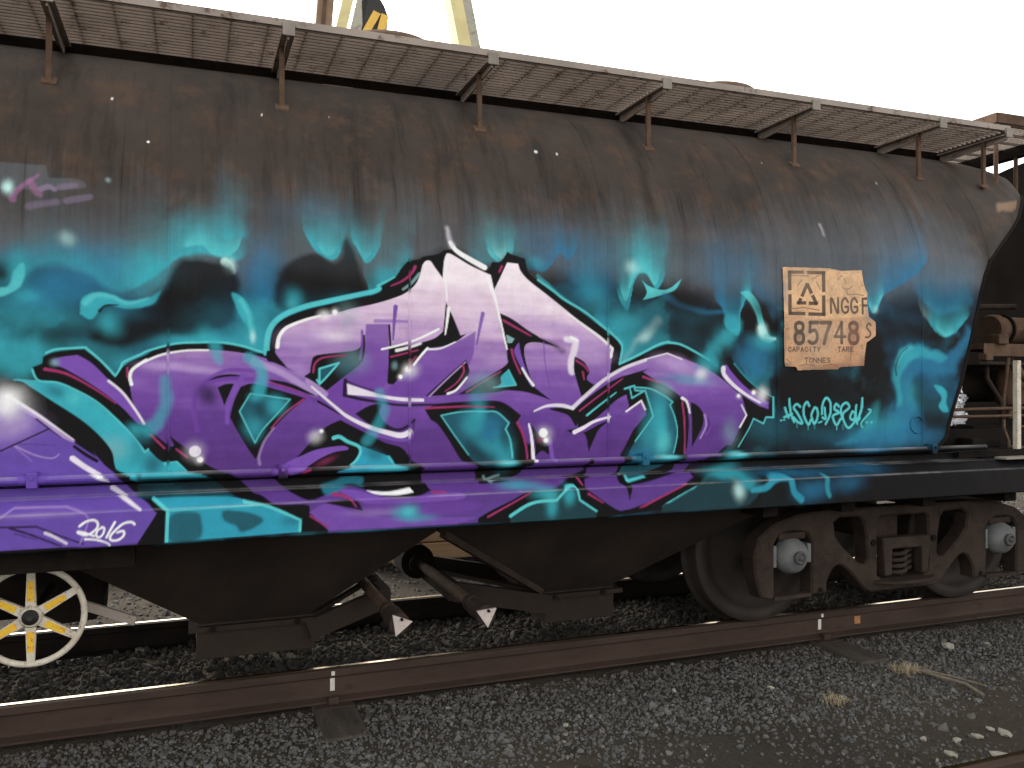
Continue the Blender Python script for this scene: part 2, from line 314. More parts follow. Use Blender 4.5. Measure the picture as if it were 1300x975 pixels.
ART = json.loads("""[
["u","HAZ",0.74,367,219,120,[[-1147,1955],[-552,1967],[-133,1936],[290,1989],[749,2010],[1289,2027],[1884,2054],[2444,2062],[2950,2014],[3731,1997],[4282,2065],[4755,2083]]],
["u","HAZ",0.5,398,309,281,[[2846,2010],[3329,2128],[3910,2154],[4346,2125],[4755,2083]]],
["p","BLK",135,0.97,[[-1720,1898],[-552,1951],[-164,1851],[290,1947],[749,1974],[1289,2016],[1795,2058],[2444,2024],[2950,1944],[3731,1951],[4218,2048],[4674,2015],[4362,976],[4362,410],[-1652,865]]],
["n"],
["b","TEA",0.6,194,123,0.0,[[-1044,1836]]],
["b","BLU",0.6,163,121,0.0,[[-1248,1769]]],
["b","TEA",0.5,160,89,0.0,[[-1394,1646]]],
["b","TEA",0.5,168,75,0.0,[[-966,1621]]],
["b","TEA",0.3,205,103,0.0,[[-6,2154]]],
["b","TEA",0.26,203,95,0.0,[[658,2182]]],
["b","BLU",0.18,177,87,0.0,[[517,2291]]],
["b","TEA",0.32,189,142,0.0,[[2232,2195]]],
["b","BLU",0.36,153,162,0.0,[[1920,2112]]],
["b","BLU",0.26,190,104,0.0,[[1670,2221]]],
["b","BLU",0.34,225,156,0.0,[[2769,2146]]],
["b","BLU",0.22,280,142,0.0,[[3970,2129]]],
["b","BLU",0.26,219,155,0.0,[[4378,2049]]],
["b","TEA",0.24,116,94,0.0,[[1435,2214]]],
["b","BLU",0.3,209,86,0.0,[[-377,2025]]],
["b","BLU",0.34,174,84,0.0,[[-638,1979]]],
["b","DTE",0.8,351,162,0.0,[[-552,1870]]],
["b","TEA",0.4,232,84,0.0,[[-609,1787]]],
["b","BLU",0.7,188,98,0.0,[[-509,1881]]],
["b","TEA",0.75,202,83,0.0,[[-666,1619]]],
["b","TEA",0.35,148,53,0.0,[[-406,1635]]],
["b","BLK",0.5,75,51,0.0,[[-666,1962]]],
["b","BLK",0.45,101,46,0.0,[[-406,1810]]],
["b","BLK",0.35,117,32,0.0,[[-552,1708]]],
["b","TEA",0.5,143,101,0.0,[[-164,1986]]],
["b","BLU",0.5,132,86,0.0,[[-347,1977]]],
["b","DTE",0.8,251,115,0.0,[[-101,1666]]],
["b","TEA",0.7,187,47,0.0,[[-148,1591]]],
["b","TEA",0.75,150,76,0.0,[[75,1686]]],
["b","TEA",0.6,88,141,0.0,[[290,1743]]],
["b","BLU",0.6,88,141,0.0,[[307,2008]]],
["u","TEA",0.45,87,50,65,[[-886,1930],[-722,1912],[-638,1947],[-552,1984],[-406,1974],[-287,1903],[-164,1962],[-82,2020]]],
["u","TEA",0.88,103,23,69,[[-256,1891],[-158,1962],[-89,2013],[-57,2055],[26,2087],[97,2071],[190,2055],[250,2100]]],
["u","TBR",0.75,52,15,35,[[-38,2104],[45,2116],[91,2077],[137,2066],[190,2097],[230,2177]]],
["u","TEA",0.55,125,38,49,[[91,2153],[163,2137],[263,2165]]],
["b","TPA",0.95,26,31,0.0,[[164,2030]]],
["l","TPA",10,0.8,34.8,20.9,[[143,2047],[169,2022],[178,2007]]],
["p","BLK",31,0.9,[[-57,2035],[10,2069],[91,2050],[190,2027],[206,1916],[163,1775],[42,1720],[-117,1707],[-287,1663],[-406,1688],[-241,1805],[-117,1876]]],
["b","DTE",0.55,99,104,0.0,[[140,1792]]],
["b","TEA",0.7,178,48,0.0,[[52,1676]]],
["b","TEA",0.5,39,41,0.0,[[65,1721]]],
["p","TEA",10,0.9,[[-433,1794,1],[-422,1863],[-350,1889],[-276,1863],[-190,1864],[-114,1910,1],[-147,1850],[-233,1824],[-297,1833],[-329,1838],[-360,1808],[-391,1773]]],
["l","TBR",13,0.7,26.6,10.0,[[-412,1841],[-370,1877],[-308,1873],[-244,1847],[-169,1873]]],
["b","TEA",0.85,48,50,0.0,[[-318,1757]]],
["b","DTE",0.6,67,33,0.0,[[-244,1794]]],
["l","BLK",5,0.9,13.3,5.0,[[-358,1811],[-334,1835],[-287,1839]]],
["p","TBR",11,0.85,[[-780,1862,1],[-780,1900,1],[-712,1897],[-688,1915],[-678,1960],[-644,1996],[-634,1962],[-649,1906],[-683,1876],[-722,1860]]],
["b","BLK",0.9,37,45,0.0,[[-722,1958]]],
["b","TEA",0.5,46,77,0.0,[[-663,1983]]],
["b","TEA",0.5,58,32,0.0,[[-624,1862]]],
["p","TEA",11,0.9,[[172,1909],[224,1881],[265,1809],[277,1711],[259,1692],[242,1759],[201,1819]]],
["l","TBR",14,0.7,21.0,14.0,[[207,1874],[242,1820],[262,1723]]],
["b","TPA",0.6,13,28,0.0,[[262,1717]]],
["u","TEA",0.9,101,16,36,[[457,2221],[504,2136],[547,2088],[611,2073],[654,2130],[677,2198]]],
["u","TBR",0.6,46,20,22,[[525,2144],[575,2089],[633,2121]]],
["u","TEA",0.9,85,16,29,[[688,2206],[720,2134],[756,2069],[808,2102],[840,2201]]],
["u","TBR",0.5,38,20,18,[[712,2148],[756,2084],[801,2123]]],
["u","TEA",0.7,108,33,45,[[731,2046],[786,1883],[861,1912],[936,2038],[1013,2128]]],
["b","TEA",0.6,67,81,0.0,[[846,1985]]],
["u","BLU",0.5,123,39,49,[[250,1917],[307,1867],[365,1957]]],
["p","BLK",25,0.8,[[386,2012],[434,2075],[525,2094],[622,2063],[680,2176],[712,2082],[742,1973],[734,1900],[533,1849],[358,1858]]],
["b","TEA",0.7,38,50,0.0,[[434,1889]]],
["b","TBR",0.3,24,25,0.0,[[427,1860]]],
["b","DTE",0.6,83,78,0.0,[[376,1798]]],
["b","DTE",0.5,108,43,0.0,[[604,1895]]],
["u","TBR",0.95,72,17,27,[[1360,2186],[1395,2125],[1437,2108],[1486,2138],[1515,2211]]],
["u","TPA",0.5,36,21,19,[[1397,2165],[1432,2127],[1471,2169]]],
["u","TEA",0.4,86,34,54,[[1249,2110],[1330,2083],[1453,2101],[1571,2095]]],
["u","BLU",0.8,79,18,40,[[1554,2094],[1656,2075],[1717,2110],[1762,2169],[1804,2139],[1852,2199],[1882,2267]]],
["b","TEA",0.4,77,32,0.0,[[1605,2113]]],
["l","TEA",10,0.6,16.0,8.0,[[1633,2051],[1705,1999],[1826,1915]]],
["u","BLU",0.85,174,36,49,[[1839,1875],[1875,1851],[1929,1894],[1992,1839],[2065,1742]]],
["u","TEA",0.75,137,36,41,[[1875,1860],[1938,1870],[1992,1802],[2047,1701]]],
["b","TEA",0.7,101,90,0.0,[[2042,1742]]],
["p","DTE",24,0.5,[[1693,1977],[1814,2015],[1875,1894],[1987,1796],[2063,1707],[1949,1762],[1801,1881]]],
["u","TEA",0.9,159,18,37,[[2065,2005],[2111,1924],[2148,1901],[2172,2025],[2214,2094],[2261,2087],[2309,2014],[2356,2075],[2378,2169]]],
["u","TBR",0.8,82,18,25,[[2083,2030],[2130,1941],[2162,2033],[2204,2097],[2251,2095],[2299,2039],[2337,2099]]],
["b","TPA",0.45,42,37,0.0,[[2167,2124]]],
["p","TBR",6,0.95,[[2228,2055,1],[2270,2025],[2349,2007],[2403,2022],[2470,2072,1],[2429,2011],[2349,1982],[2296,1966],[2233,1950,1],[2257,1993]]],
["l","BLU",26,0.6,38.3,21.3,[[2362,1974],[2470,1925],[2621,1894],[2733,1898]]],
["b","DTE",0.8,205,99,0.0,[[2165,1858]]],
["b","TEA",0.6,102,74,0.0,[[2114,1822]]],
["l","TGR",33,0.65,45.7,24.9,[[2323,1828],[2257,1780],[2191,1721],[2127,1640]]],
["b","TPA",0.45,47,25,-30,[[2257,1757]]],
["b","TEA",0.5,65,66,0.0,[[2140,1686]]],
["u","BLU",0.85,156,33,43,[[2667,2003],[2733,1919],[2774,1799],[2836,1779],[2867,1906],[2908,1977]]],
["u","TEA",0.95,91,19,30,[[2733,1867],[2784,1782],[2841,1774],[2861,1906],[2898,1986],[2940,2013]]],
["p","TBR",11,0.92,[[2847,2010,1],[2904,2018],[2963,1966],[2999,1869],[3036,1785],[3095,1767,1],[3036,1736],[2985,1759],[2970,1844],[2933,1928],[2890,1975]]],
["b","TPA",0.9,32,44,0.0,[[2995,1802]]],
["l","TPA",13,0.7,26.5,13.2,[[2980,1820],[3010,1769],[3081,1763]]],
["b","TEA",0.7,96,53,0.0,[[3007,1735]]],
["u","BLU",0.4,128,48,44,[[2898,2042],[2950,2014],[3030,1915],[3089,1851]]],
["b","TEA",0.6,71,60,0.0,[[2733,1754]]],
["l","TEA",43,0.65,64.9,60.6,[[2797,1840],[2832,1804],[2761,1761],[2684,1724],[2656,1634]]],
["b","BLU",0.7,126,88,0.0,[[2933,1649]]],
["b","DTE",0.6,106,62,0.0,[[3007,1576]]],
["b","DTE",0.45,198,128,0.0,[[2538,1798]]],
["u","BLU",0.85,142,26,42,[[3684,2005],[3754,1924],[3814,1944],[3873,2030],[3983,2082],[4106,2154],[4223,2267]]],
["u","TBR",0.85,65,15,23,[[3719,2015],[3772,1924],[3826,1973],[3873,2049]]],
["b","TPA",0.4,21,23,0.0,[[3795,1945]]],
["u","BLU",0.6,157,53,68,[[4093,2058],[4218,1966],[4320,1931],[4449,1954],[4594,2037]]],
["u","TGR",0.5,56,21,24,[[4131,1973],[4168,1917],[4244,1871]]],
["u","TEA",0.9,96,19,34,[[4193,1908],[4269,1833],[4346,1796],[4423,1817],[4488,1877],[4541,1947]]],
["u","TBR",0.7,39,16,24,[[4256,1861],[4346,1801],[4423,1827]]],
["p","BLU",43,0.75,[[3968,1231],[3951,1392],[3922,1571],[3972,1700],[4072,1753],[4242,1730],[4363,1679],[4487,1787],[4522,1867],[4558,1788],[4460,1627],[4416,1547],[4259,1573],[4139,1572],[4085,1494],[4118,1365],[4186,1227]]],
["p","TEA",29,0.8,[[3932,1545],[3935,1635],[3972,1713],[4072,1753],[4225,1729],[4363,1672],[4311,1639],[4190,1670],[4089,1663],[4030,1610],[3993,1507],[4001,1391],[3968,1366],[3951,1469]]],
["l","TBR",19,0.4,28.4,23.7,[[3955,1623],[3997,1700],[4072,1733]]],
["l","BLK",4,0.9,8.5,4.7,[[3955,1558],[3955,1623],[3997,1694],[4047,1727]]],
["b","BLU",0.5,140,145,0.0,[[4276,1573]]],
["b","TEA",0.35,86,124,0.0,[[4068,1417]]],
["b","BLU",0.7,159,95,0.0,[[4001,1263]]],
["b","DTE",0.5,152,144,0.0,[[4238,1363]]],
["p","TEA",12,0.9,[[4255,1501],[4315,1494],[4355,1455],[4350,1389],[4368,1342],[4324,1334],[4289,1376],[4315,1428]]],
["b","TEA",0.45,191,75,0.0,[[3836,1240]]],
["p","TEA",37,0.5,[[3488,1172],[3597,1201],[3692,1268],[3756,1368],[3820,1393],[3804,1291],[3756,1191]]],
["b","BLU",0.7,260,65,0.0,[[3740,1191]]],
["b","BLU",0.6,309,67,0.0,[[4068,1191]]],
["b","BLU",0.6,84,79,0.0,[[2955,1590]]],
["b","DTE",0.5,224,72,0.0,[[3380,1224]]],
["b","DTE",0.7,159,88,0.0,[[3009,1255]]],
["b","BLK",0.85,156,94,0.0,[[3873,1826]]],
["b","BLK",0.8,149,86,0.0,[[4089,1844]]],
["b","BLK",0.8,108,141,0.0,[[3857,1571]]],
["b","BLK",0.6,100,38,0.0,[[4173,1794]]],
["b","BLK",0.9,390,90,0.0,[[3335,1470]]],
["b","BLK",0.6,120,75,0.0,[[3836,1418]]],
["b","BLK",0.75,164,58,0.0,[[4238,1272]]],
["b","BLK",0.7,64,62,0.0,[[2984,1937]]],
["b","BLK",0.5,53,79,0.0,[[4522,1987]]],
["b","BLK",0.6,81,57,0.0,[[1912,1896]]],
["b","BLK",0.7,147,68,0.0,[[2484,1949]]],
["b","BLK",0.7,100,60,0.0,[[2621,1788]]],
["b","BLK",0.6,116,59,0.0,[[2403,1806]]],
["b","BLK",0.8,70,89,0.0,[[-60,1871]]],
["b","BLK",0.6,124,47,0.0,[[-190,1749]]],
["b","BLK",0.8,106,58,0.0,[[536,1942]]],
["b","BLK",0.6,62,43,0.0,[[414,1999]]],
["b","BLK",0.5,88,39,0.0,[[-494,1684]]],
["p","HAZ",8,0.35,[[-788,2417,1],[-566,2418,1],[-552,2363,1],[-440,2366],[-439,2323],[-781,2294,1]]],
["l","PKD",10,0.55,29.1,12.9,[[-682,2261],[-674,2288],[-640,2327],[-594,2369]]],
["l","PKD",13,0.5,29.3,22.8,[[-623,2339],[-599,2299],[-582,2285]]],
["l","PKL",7,0.6,26.1,19.6,[[-578,2311],[-552,2324],[-529,2313]]],
["l","PKL",10,0.4,26.4,23.1,[[-507,2323],[-453,2336]]],
["l","PKL",10,0.4,29.7,26.4,[[-478,2267],[-397,2287]]],
["l","PKL",13,0.4,32.5,26.0,[[-620,2236],[-514,2259]]],
["b","TPA",0.8,20,32,0.0,[[-700,2311]]],
["b","TPA",0.35,35,29,20,[[-472,2103]]],
["b","TPA",0.3,12,13,0.0,[[-329,2371]]],
["p","TEA",3,1.0,[[-675,1518],[-608,1521],[-584,1518,1],[-515,1513],[-456,1482],[-381,1435],[-305,1367],[-228,1286],[-181,1217,1],[-168,1226,1],[-118,1175],[-116,1170],[-57,1172],[-11,1126,1],[-71,1063,1],[-262,1071,1],[-300,1151],[-381,1232],[-451,1338],[-578,1428]]],
["b","TGR",0.5,60,53,0.0,[[-305,1230]]],
["b","DTE",0.8,44,54,0.0,[[-149,1158]]],
["b","DTE",0.35,37,67,0.0,[[-207,1216]]],
["b","DTE",0.6,41,26,20,[[-520,1474]]],
["b","TBR",0.4,35,26,0.0,[[-451,1449]]],
["l","TBR",3,1.0,10.9,6.8,[[-102,1161],[-78,1169],[-54,1168],[-11,1126]]],
["p","BLK",1,1.0,[[-1039,1379],[-915,1478],[-791,1509],[-660,1518],[-607,1489],[-530,1433],[-451,1376],[-391,1325],[-340,1268],[-309,1218],[-299,1165],[-287,1140],[-241,1120,1],[-222,1092],[-148,1027,1],[-86,976,1],[-93,844,1],[-268,823,1],[-1083,864,1],[-1126,1128]]],
["p","PUB",2,1.0,[[-977,1347],[-878,1430],[-768,1461],[-693,1455],[-626,1409],[-530,1329],[-451,1261],[-371,1200],[-381,1218],[-335,1161],[-289,1118],[-230,1046],[-166,1007],[-134,975,1],[-136,962],[-204,852,1],[-366,850],[-509,855],[-1025,855,1],[-1066,1126]]],
["b","PUL",0.5,115,64,0.0,[[-693,1331]]],
["b","PUL",0.25,168,12,0.0,[[-556,985]]],
["l","PUL",6,0.8,26.0,13.0,[[-650,1417],[-578,1367],[-500,1297],[-456,1269]]],
["l","WHI",3,0.75,16.2,4.5,[[-679,1447],[-578,1373],[-456,1274]]],
["b","WHI",0.95,60,61,0.0,[[-707,1429]]],
["b","WHI",0.4,86,89,0.0,[[-693,1418]]],
["l","WHI",6,0.8,19.2,12.8,[[-695,1456],[-660,1431]]],
["l","BLP",1,1.0,7.1,6.4,[[-590,1361],[-544,1321,1],[-726,1230]]],
["l","BLP",2,1.0,6.5,3.3,[[-544,1320],[-500,1284]]],
["l","BLK",1,1.0,13.2,14.8,[[-451,1245],[-411,1212],[-368,1183]]],
["l","BLP",3,0.4,6.5,3.2,[[-650,1260],[-597,1258],[-520,1251]]],
["l","PUL",3,0.6,7.1,4.9,[[-664,1251],[-593,1213],[-534,1199],[-508,1215]]],
["l","PUL",3,0.4,4.8,3.2,[[-669,1251],[-607,1189]]],
["l","BLP",1,1.0,6.9,6.2,[[-698,946],[-568,942,1],[-486,901],[-402,863]]],
["l","BLP",2,1.0,9.3,6.2,[[-659,941],[-579,907],[-481,859]]],
["l","BLP",2,0.7,6.2,3.1,[[-643,919],[-565,890]]],
["l","PUL",3,0.55,7.5,5.0,[[-693,982],[-656,1011,1],[-470,1008,1],[-386,970],[-414,865]]],
["l","WHL",3,0.8,12.5,9.4,[[-537,915],[-509,900],[-462,869]]],
["l","WHL",3,1.0,23.0,19.7,[[-458,1196],[-411,1158],[-351,1117]]],
["l","WHI",3,1.0,16.6,13.2,[[-358,1117],[-323,1097]]],
["l","WHL",3,1.0,23.2,8.3,[[-309,1065],[-263,1030],[-192,988]]],
["l","WHI",1,1.0,8.9,8.2,[[-416,935],[-390,953],[-361,956],[-349,938],[-359,916],[-390,898],[-419,908],[-419,913],[-395,906],[-364,893]]],
["l","WHI",1,1.0,7.6,7.6,[[-330,926],[-348,917],[-356,896],[-344,886],[-330,900],[-326,921],[-335,927]]],
["l","WHI",1,1.0,8.3,8.3,[[-287,944],[-303,914],[-318,884]]],
["l","WHI",1,1.0,9.0,8.3,[[-214,931],[-226,941],[-256,936],[-288,908],[-305,885],[-298,871],[-273,872],[-254,889],[-256,906],[-278,902]]],
["l","WHI",1,1.0,8.9,5.1,[[-395,882],[-357,877],[-322,865],[-305,852]]],
["p","TBL",2,1.0,[[-146,1022,1],[-35,1023],[149,1019,1],[314,983],[451,911,1],[449,859,1],[-93,851,1],[-88,980,1]]],
["p","BLT",16,0.75,[[-81,952],[18,961],[39,929],[34,851],[-83,847]]],
["p","BLT",13,0.8,[[129,969],[210,965],[286,926],[253,888],[199,874],[172,902],[132,924]]],
["b","TBL",0.6,39,48,0.0,[[336,906]]],
["b","DTE",0.5,47,27,0.0,[[415,908]]],
["l","TBR",2,1.0,13.1,13.1,[[-146,1022],[-88,981,1],[-93,854]]],
["l","TBR",2,1.0,15.4,13.7,[[217,1000],[308,981],[451,913,1],[446,865]]],
["l","TBR",2,0.8,7.3,7.3,[[-83,980],[124,983],[286,984]]],
["p","DTE",14,0.7,[[-210,1122,1],[35,1121,1],[84,1090],[176,1020,1],[-207,1018,1]]],
["p","TEA",3,0.95,[[-195,1130,1],[35,1124,1],[73,1100,1],[-195,1104,1]]],
["p","BLK",31,0.7,[[-195,1096],[29,1095],[130,1066],[107,1032],[-197,1039]]],
["p","BLK",2,1.0,[[-605,1574,1],[-570,1589,1],[-567,1617,1],[-530,1635],[-461,1647],[-414,1650,1],[-351,1595],[-297,1533,1],[-294,1561,1],[-272,1575],[-238,1602],[-176,1631],[-142,1656],[-62,1676],[29,1682],[129,1683],[218,1667],[275,1646],[326,1641,1],[326,1648,1],[329,1713],[345,1757],[394,1800],[483,1839],[597,1871],[707,1902],[788,1920],[835,1941,1],[833,1963,1],[902,2009],[934,2054],[966,2090,1],[1025,2104],[1041,2115],[1113,2132],[1147,2153,1],[1200,2153],[1268,2101],[1357,2061],[1389,2108,1],[1434,2113],[1471,2162,1],[1497,2150],[1565,2133,1],[1585,2063],[1648,2017],[1721,1966],[1795,1921],[1861,1882],[1967,1816],[2069,1747],[2108,1697,1],[2100,1649],[2088,1602,1],[2169,1637],[2281,1686],[2362,1714],[2262,1682],[2384,1720],[2466,1713],[2566,1666],[2634,1633],[2698,1590,1],[2709,1641,1],[2780,1658,1],[2810,1616],[2876,1548],[2962,1485],[3065,1429,1],[3064,1326,1],[3016,1323,1],[2996,1288,1],[2931,1317,1],[2909,1260],[2847,1165],[2791,1175],[2713,1112],[2737,1033],[2512,1000],[2349,928],[2259,879],[2247,865,1],[1881,837,1],[1203,850,1],[454,859,1],[454,917],[454,914,1],[319,982],[182,1017],[62,1106],[-11,1126,1],[-54,1172,1],[-116,1173],[-169,1226,1],[-181,1215,1],[-228,1286],[-305,1367],[-381,1435],[-456,1482],[-515,1513],[-584,1518,1]]],
["p","BLK",35,0.55,[[937,2072],[1015,2104],[1093,2124],[1161,2174],[1215,2161],[1364,2093],[1464,2165],[1576,2137],[1612,2059],[1505,2041],[1227,2041],[1028,2032]]],
["l","TBR",2,0.9,7.3,7.3,[[-606,1564],[-584,1520],[-515,1511],[-451,1482],[-371,1432],[-300,1364],[-228,1283],[-182,1214,1],[-169,1226]]],
["l","TBR",2,1.0,8.8,8.8,[[-555,1633],[-520,1648],[-461,1654],[-411,1658,1],[-351,1602],[-297,1539,1],[-275,1578,1],[-264,1599],[-202,1630],[-163,1650],[-62,1680],[29,1687],[129,1688],[218,1674],[298,1649],[324,1643]]],
["l","TEA",2,1.0,28.8,23.4,[[316,1646],[322,1713],[342,1769],[394,1817],[483,1856],[597,1887],[707,1915],[800,1939],[829,1954]]],
["l","TBR",3,0.8,21.6,16.2,[[316,1646],[322,1713],[342,1769],[394,1817],[483,1856],[597,1887],[707,1915],[800,1939],[829,1954]]],
["l","TBR",3,0.8,11.1,7.4,[[822,1966],[835,1975,1],[902,2011]]],
["l","TBR",2,0.85,12.2,12.2,[[1634,2030],[1721,1976],[1778,1937],[1891,1879],[1997,1807],[2089,1736],[2111,1698],[2097,1618]]],
["l","TBR",3,0.9,13.5,10.9,[[2097,1613],[2201,1657],[2321,1714],[2386,1731],[2384,1728],[2466,1717],[2592,1661],[2638,1636]]],
["l","TEA",3,0.7,7.0,6.1,[[2802,1620],[2876,1546],[2962,1483],[3065,1431,1]]],
["l","TBR",2,0.9,10.6,6.2,[[3066,1431],[3066,1319,1],[3016,1321,1],[2998,1285,1],[2931,1314,1],[2900,1258],[2829,1160]]],
["l","TBR",2,1.0,10.8,14.2,[[2750,1037],[2574,1010],[2405,946],[2263,879]]],
["g",[[-235,1453,1],[-241,1504],[-239,1544],[-228,1570],[-176,1610],[-195,1595],[-116,1631],[-19,1650],[73,1655],[184,1647],[269,1632],[324,1617,1],[391,1588],[388,1594,1],[355,1649,1],[362,1690],[377,1729],[406,1763],[483,1801],[554,1817],[621,1830],[707,1857],[800,1879],[895,1910],[960,1941],[1012,1994],[1038,2075,1],[1054,2095],[1077,2095],[1100,2064],[1137,2017,1],[1145,2101],[1157,2136,1],[1183,2133],[1268,2088],[1330,2062],[1382,2042,1],[1399,1969,1],[1434,2037],[1469,2108,1],[1527,2105,1],[1540,2069],[1583,2024],[1685,1954],[1795,1877],[1891,1804],[1982,1744],[2055,1689,1],[2048,1628],[2040,1571,1],[1957,1496,1],[1889,1434,1],[2005,1536],[2122,1597],[2281,1651],[2378,1671,1],[2408,1664],[2550,1619],[2634,1585],[2719,1536],[2803,1476],[2856,1428],[2884,1334,1],[2838,1263],[2786,1176],[2747,1169],[2679,1116],[2625,1045],[2428,998],[2247,926],[2070,875,1],[2018,870,1],[1743,855,1],[571,852,1],[566,871,1],[488,941,1],[485,974],[443,980,1],[347,985],[293,1016],[253,1031],[204,1081],[156,1120,1],[106,1131],[46,1168],[-3,1215],[-44,1243],[-85,1282,1],[-65,1239,1],[-81,1236],[-116,1264],[-163,1308],[-160,1309],[-186,1339],[-222,1408]]],
["p","PUD",4,0.8,[[765,1785,1],[872,1788,1],[872,1514,1],[830,1480],[774,1480],[682,1517],[666,1505],[666,1443],[743,1418],[718,1356],[589,1456],[583,1474],[657,1539],[725,1588],[756,1642]]],
["p","PUD",6,0.75,[[1057,1674,1],[1127,1678],[1207,1709],[1304,1763,1],[1293,1652,1],[1268,1596],[1213,1492],[1059,1448,1],[897,1448,1],[872,1486],[976,1587]]],
["p","PUM",4,0.7,[[488,941,1],[548,976],[618,961],[701,927],[822,903],[970,891],[1161,884],[1268,878,1],[1161,853,1],[571,858,1]]],
["b","PUL",0.7,127,20,4,[[-62,1579]]],
["b","PUL",0.6,97,17,4,[[62,1563]]],
["l","PUL",11,0.75,32.1,28.6,[[269,1606],[356,1571],[443,1523],[532,1462],[500,1523],[577,1462]]],
["b","PUL",0.7,107,38,10,[[2417,1620]]],
["b","PUL",0.6,123,28,12,[[1763,1801]]],
["b","WHL",0.55,93,29,3,[[615,1731]]],
["b","PUL",0.5,91,50,0.0,[[465,1716]]],
["b","PUL",0.55,117,36,4,[[1921,1654]]],
["b","PUL",0.45,98,32,8,[[1883,1715]]],
["b","PUL",0.4,108,42,12,[[2516,1577]]],
["b","PUL",0.4,56,29,28,[[464,1565]]],
["b","PUL",0.5,69,27,0,[[-116,1579]]],
["b","WHL",0.4,101,31,8,[[1538,1888]]],
["b","PUL",0.3,143,18,0,[[785,929]]],
["b","PUL",0.4,58,39,0,[[1406,1623]]],
["p","PUM",2,1.0,[[-534,1601],[-506,1615],[-441,1626,1],[-386,1591],[-320,1520],[-269,1469],[-222,1405],[-183,1331,1],[-212,1340],[-279,1414],[-381,1499],[-481,1565],[-525,1584]]],
["b","TGR",0.7,18,16,0.0,[[-520,1595]]],
["l","WHL",3,1.0,10.0,9.4,[[-323,1518],[-269,1468],[-217,1391],[-185,1335]]],
["l","MAG",3,1.0,13.1,4.2,[[-560,1566],[-481,1547],[-381,1488],[-295,1423]]],
["l","WHI",2,0.95,14.9,7.4,[[-235,1504],[-241,1536],[-228,1570],[-176,1608],[-195,1595],[-116,1631],[-19,1650],[73,1653]]],
["l","MAG",3,1.0,9.6,7.0,[[-251,1572],[-251,1521]]],
["b","TEA",0.75,43,34,0.0,[[-207,1311]]],
["b","DTE",0.6,37,34,0.0,[[-186,1282]]],
["l","MAG",2,1.0,9.7,7.0,[[-160,1288],[-104,1228]]],
["l","MAG",3,1.0,12.3,8.2,[[-54,1224],[-14,1187]]],
["p","BLK",2,1.0,[[-297,1535,1],[-280,1544],[-249,1527],[-235,1452,1],[-259,1482]]],
["p","BLK",2,1.0,[[-86,1284,1],[-62,1263],[-3,1213],[-19,1201],[-68,1237],[-62,1240,1]]],
["p","BLK",2,1.0,[[328,1654,1],[359,1638,1],[405,1584,1],[356,1602],[321,1619,1]]],
["p","BLK",2,1.0,[[321,1654],[356,1637],[397,1588],[435,1562],[359,1598],[321,1611]]],
["l","PUD",4,0.8,20.8,17.3,[[29,1304],[12,1388],[24,1458],[73,1522],[129,1557],[184,1568],[264,1564]]],
["p","BLK",2,1.0,[[67,1517,1],[106,1539],[156,1549],[207,1543],[199,1531],[140,1530]]],
["b","BLP",0.75,42,48,0.0,[[73,1452]]],
["p","BLK",2,1.0,[[111,1490,1],[145,1505],[180,1507,1],[151,1440],[140,1409,1],[123,1458]]],
["p","BLK",2,1.0,[[208,1493,1],[258,1508],[332,1490],[425,1462],[493,1440,1],[431,1389],[355,1313],[309,1245],[289,1201],[272,1171,1],[241,1214],[196,1292],[163,1357,1],[179,1428]]],
["p","BLK",2,1.0,[[324,1526,1],[402,1514],[472,1487],[538,1447],[411,1493],[499,1456],[589,1407],[656,1357],[583,1398],[488,1450],[393,1490],[461,1474],[355,1509]]],
["l","PUD",3,0.9,17.6,21.1,[[68,1509],[140,1527],[218,1529],[298,1514],[414,1481],[532,1432]]],
["l","PUM",3,0.9,20.9,17.4,[[221,1546],[179,1475],[154,1405],[151,1334]]],
["l","MAG",3,0.8,6.8,4.6,[[332,1512],[419,1485],[502,1447]]],
["l","MAG",3,1.0,8.5,5.7,[[480,1435],[402,1377],[338,1307]]],
["p","DTE",2,1.0,[[249,1463,1],[421,1435,1],[355,1361],[298,1296],[268,1243,1],[235,1315],[204,1383,1]]],
["b","TEA",0.7,48,42,0.0,[[355,1409]]],
["b","TEA",0.5,47,56,0.0,[[258,1315]]],
["b","TEA",0.6,34,21,0.0,[[275,1445]]],
["b","BLK",0.45,27,35,0.0,[[292,1391]]],
["l","TBR",2,0.8,6.3,6.3,[[269,1243],[235,1315],[203,1384,1],[249,1463,1],[421,1436,1],[355,1361],[298,1296],[269,1243]]],
["l","BLK",3,0.6,7.0,4.9,[[275,1184],[286,1231],[315,1284]]],
["l","PUL",4,0.45,14.1,8.8,[[289,1148],[286,1184],[309,1249],[350,1308]]],
["p","BLK",2,1.0,[[509,1558,1],[515,1602],[531,1634],[602,1647],[706,1660],[743,1685],[751,1735,1],[761,1735,1],[759,1642],[737,1598],[682,1553],[583,1474,1],[529,1512],[482,1540,1]]],
["l","PUD",3,0.9,11.0,11.0,[[747,1753],[747,1691],[737,1620]]],
["b","TGR",0.45,73,51,0.0,[[694,1619]]],
["b","DTE",0.5,44,51,0.0,[[675,1591]]],
["l","MAG",3,1.0,9.8,5.8,[[524,1560],[530,1596],[560,1623],[620,1634],[675,1638]]],
["p","DTE",2,1.0,[[551,1575,1],[639,1603,1],[552,1505,1],[539,1523,1]]],
["l","TBR",2,1.0,8.7,8.7,[[552,1505],[551,1575,1],[640,1603,1],[584,1538],[552,1505,1],[541,1524]]],
["l","BLP",2,1.0,11.9,11.1,[[876,1782],[881,1661],[872,1517]]],
["l","PUD",3,0.95,22.3,7.4,[[907,1870],[900,1800],[895,1715]]],
["l","PUM",4,0.6,18.6,11.2,[[810,1801],[895,1803],[979,1802]]],
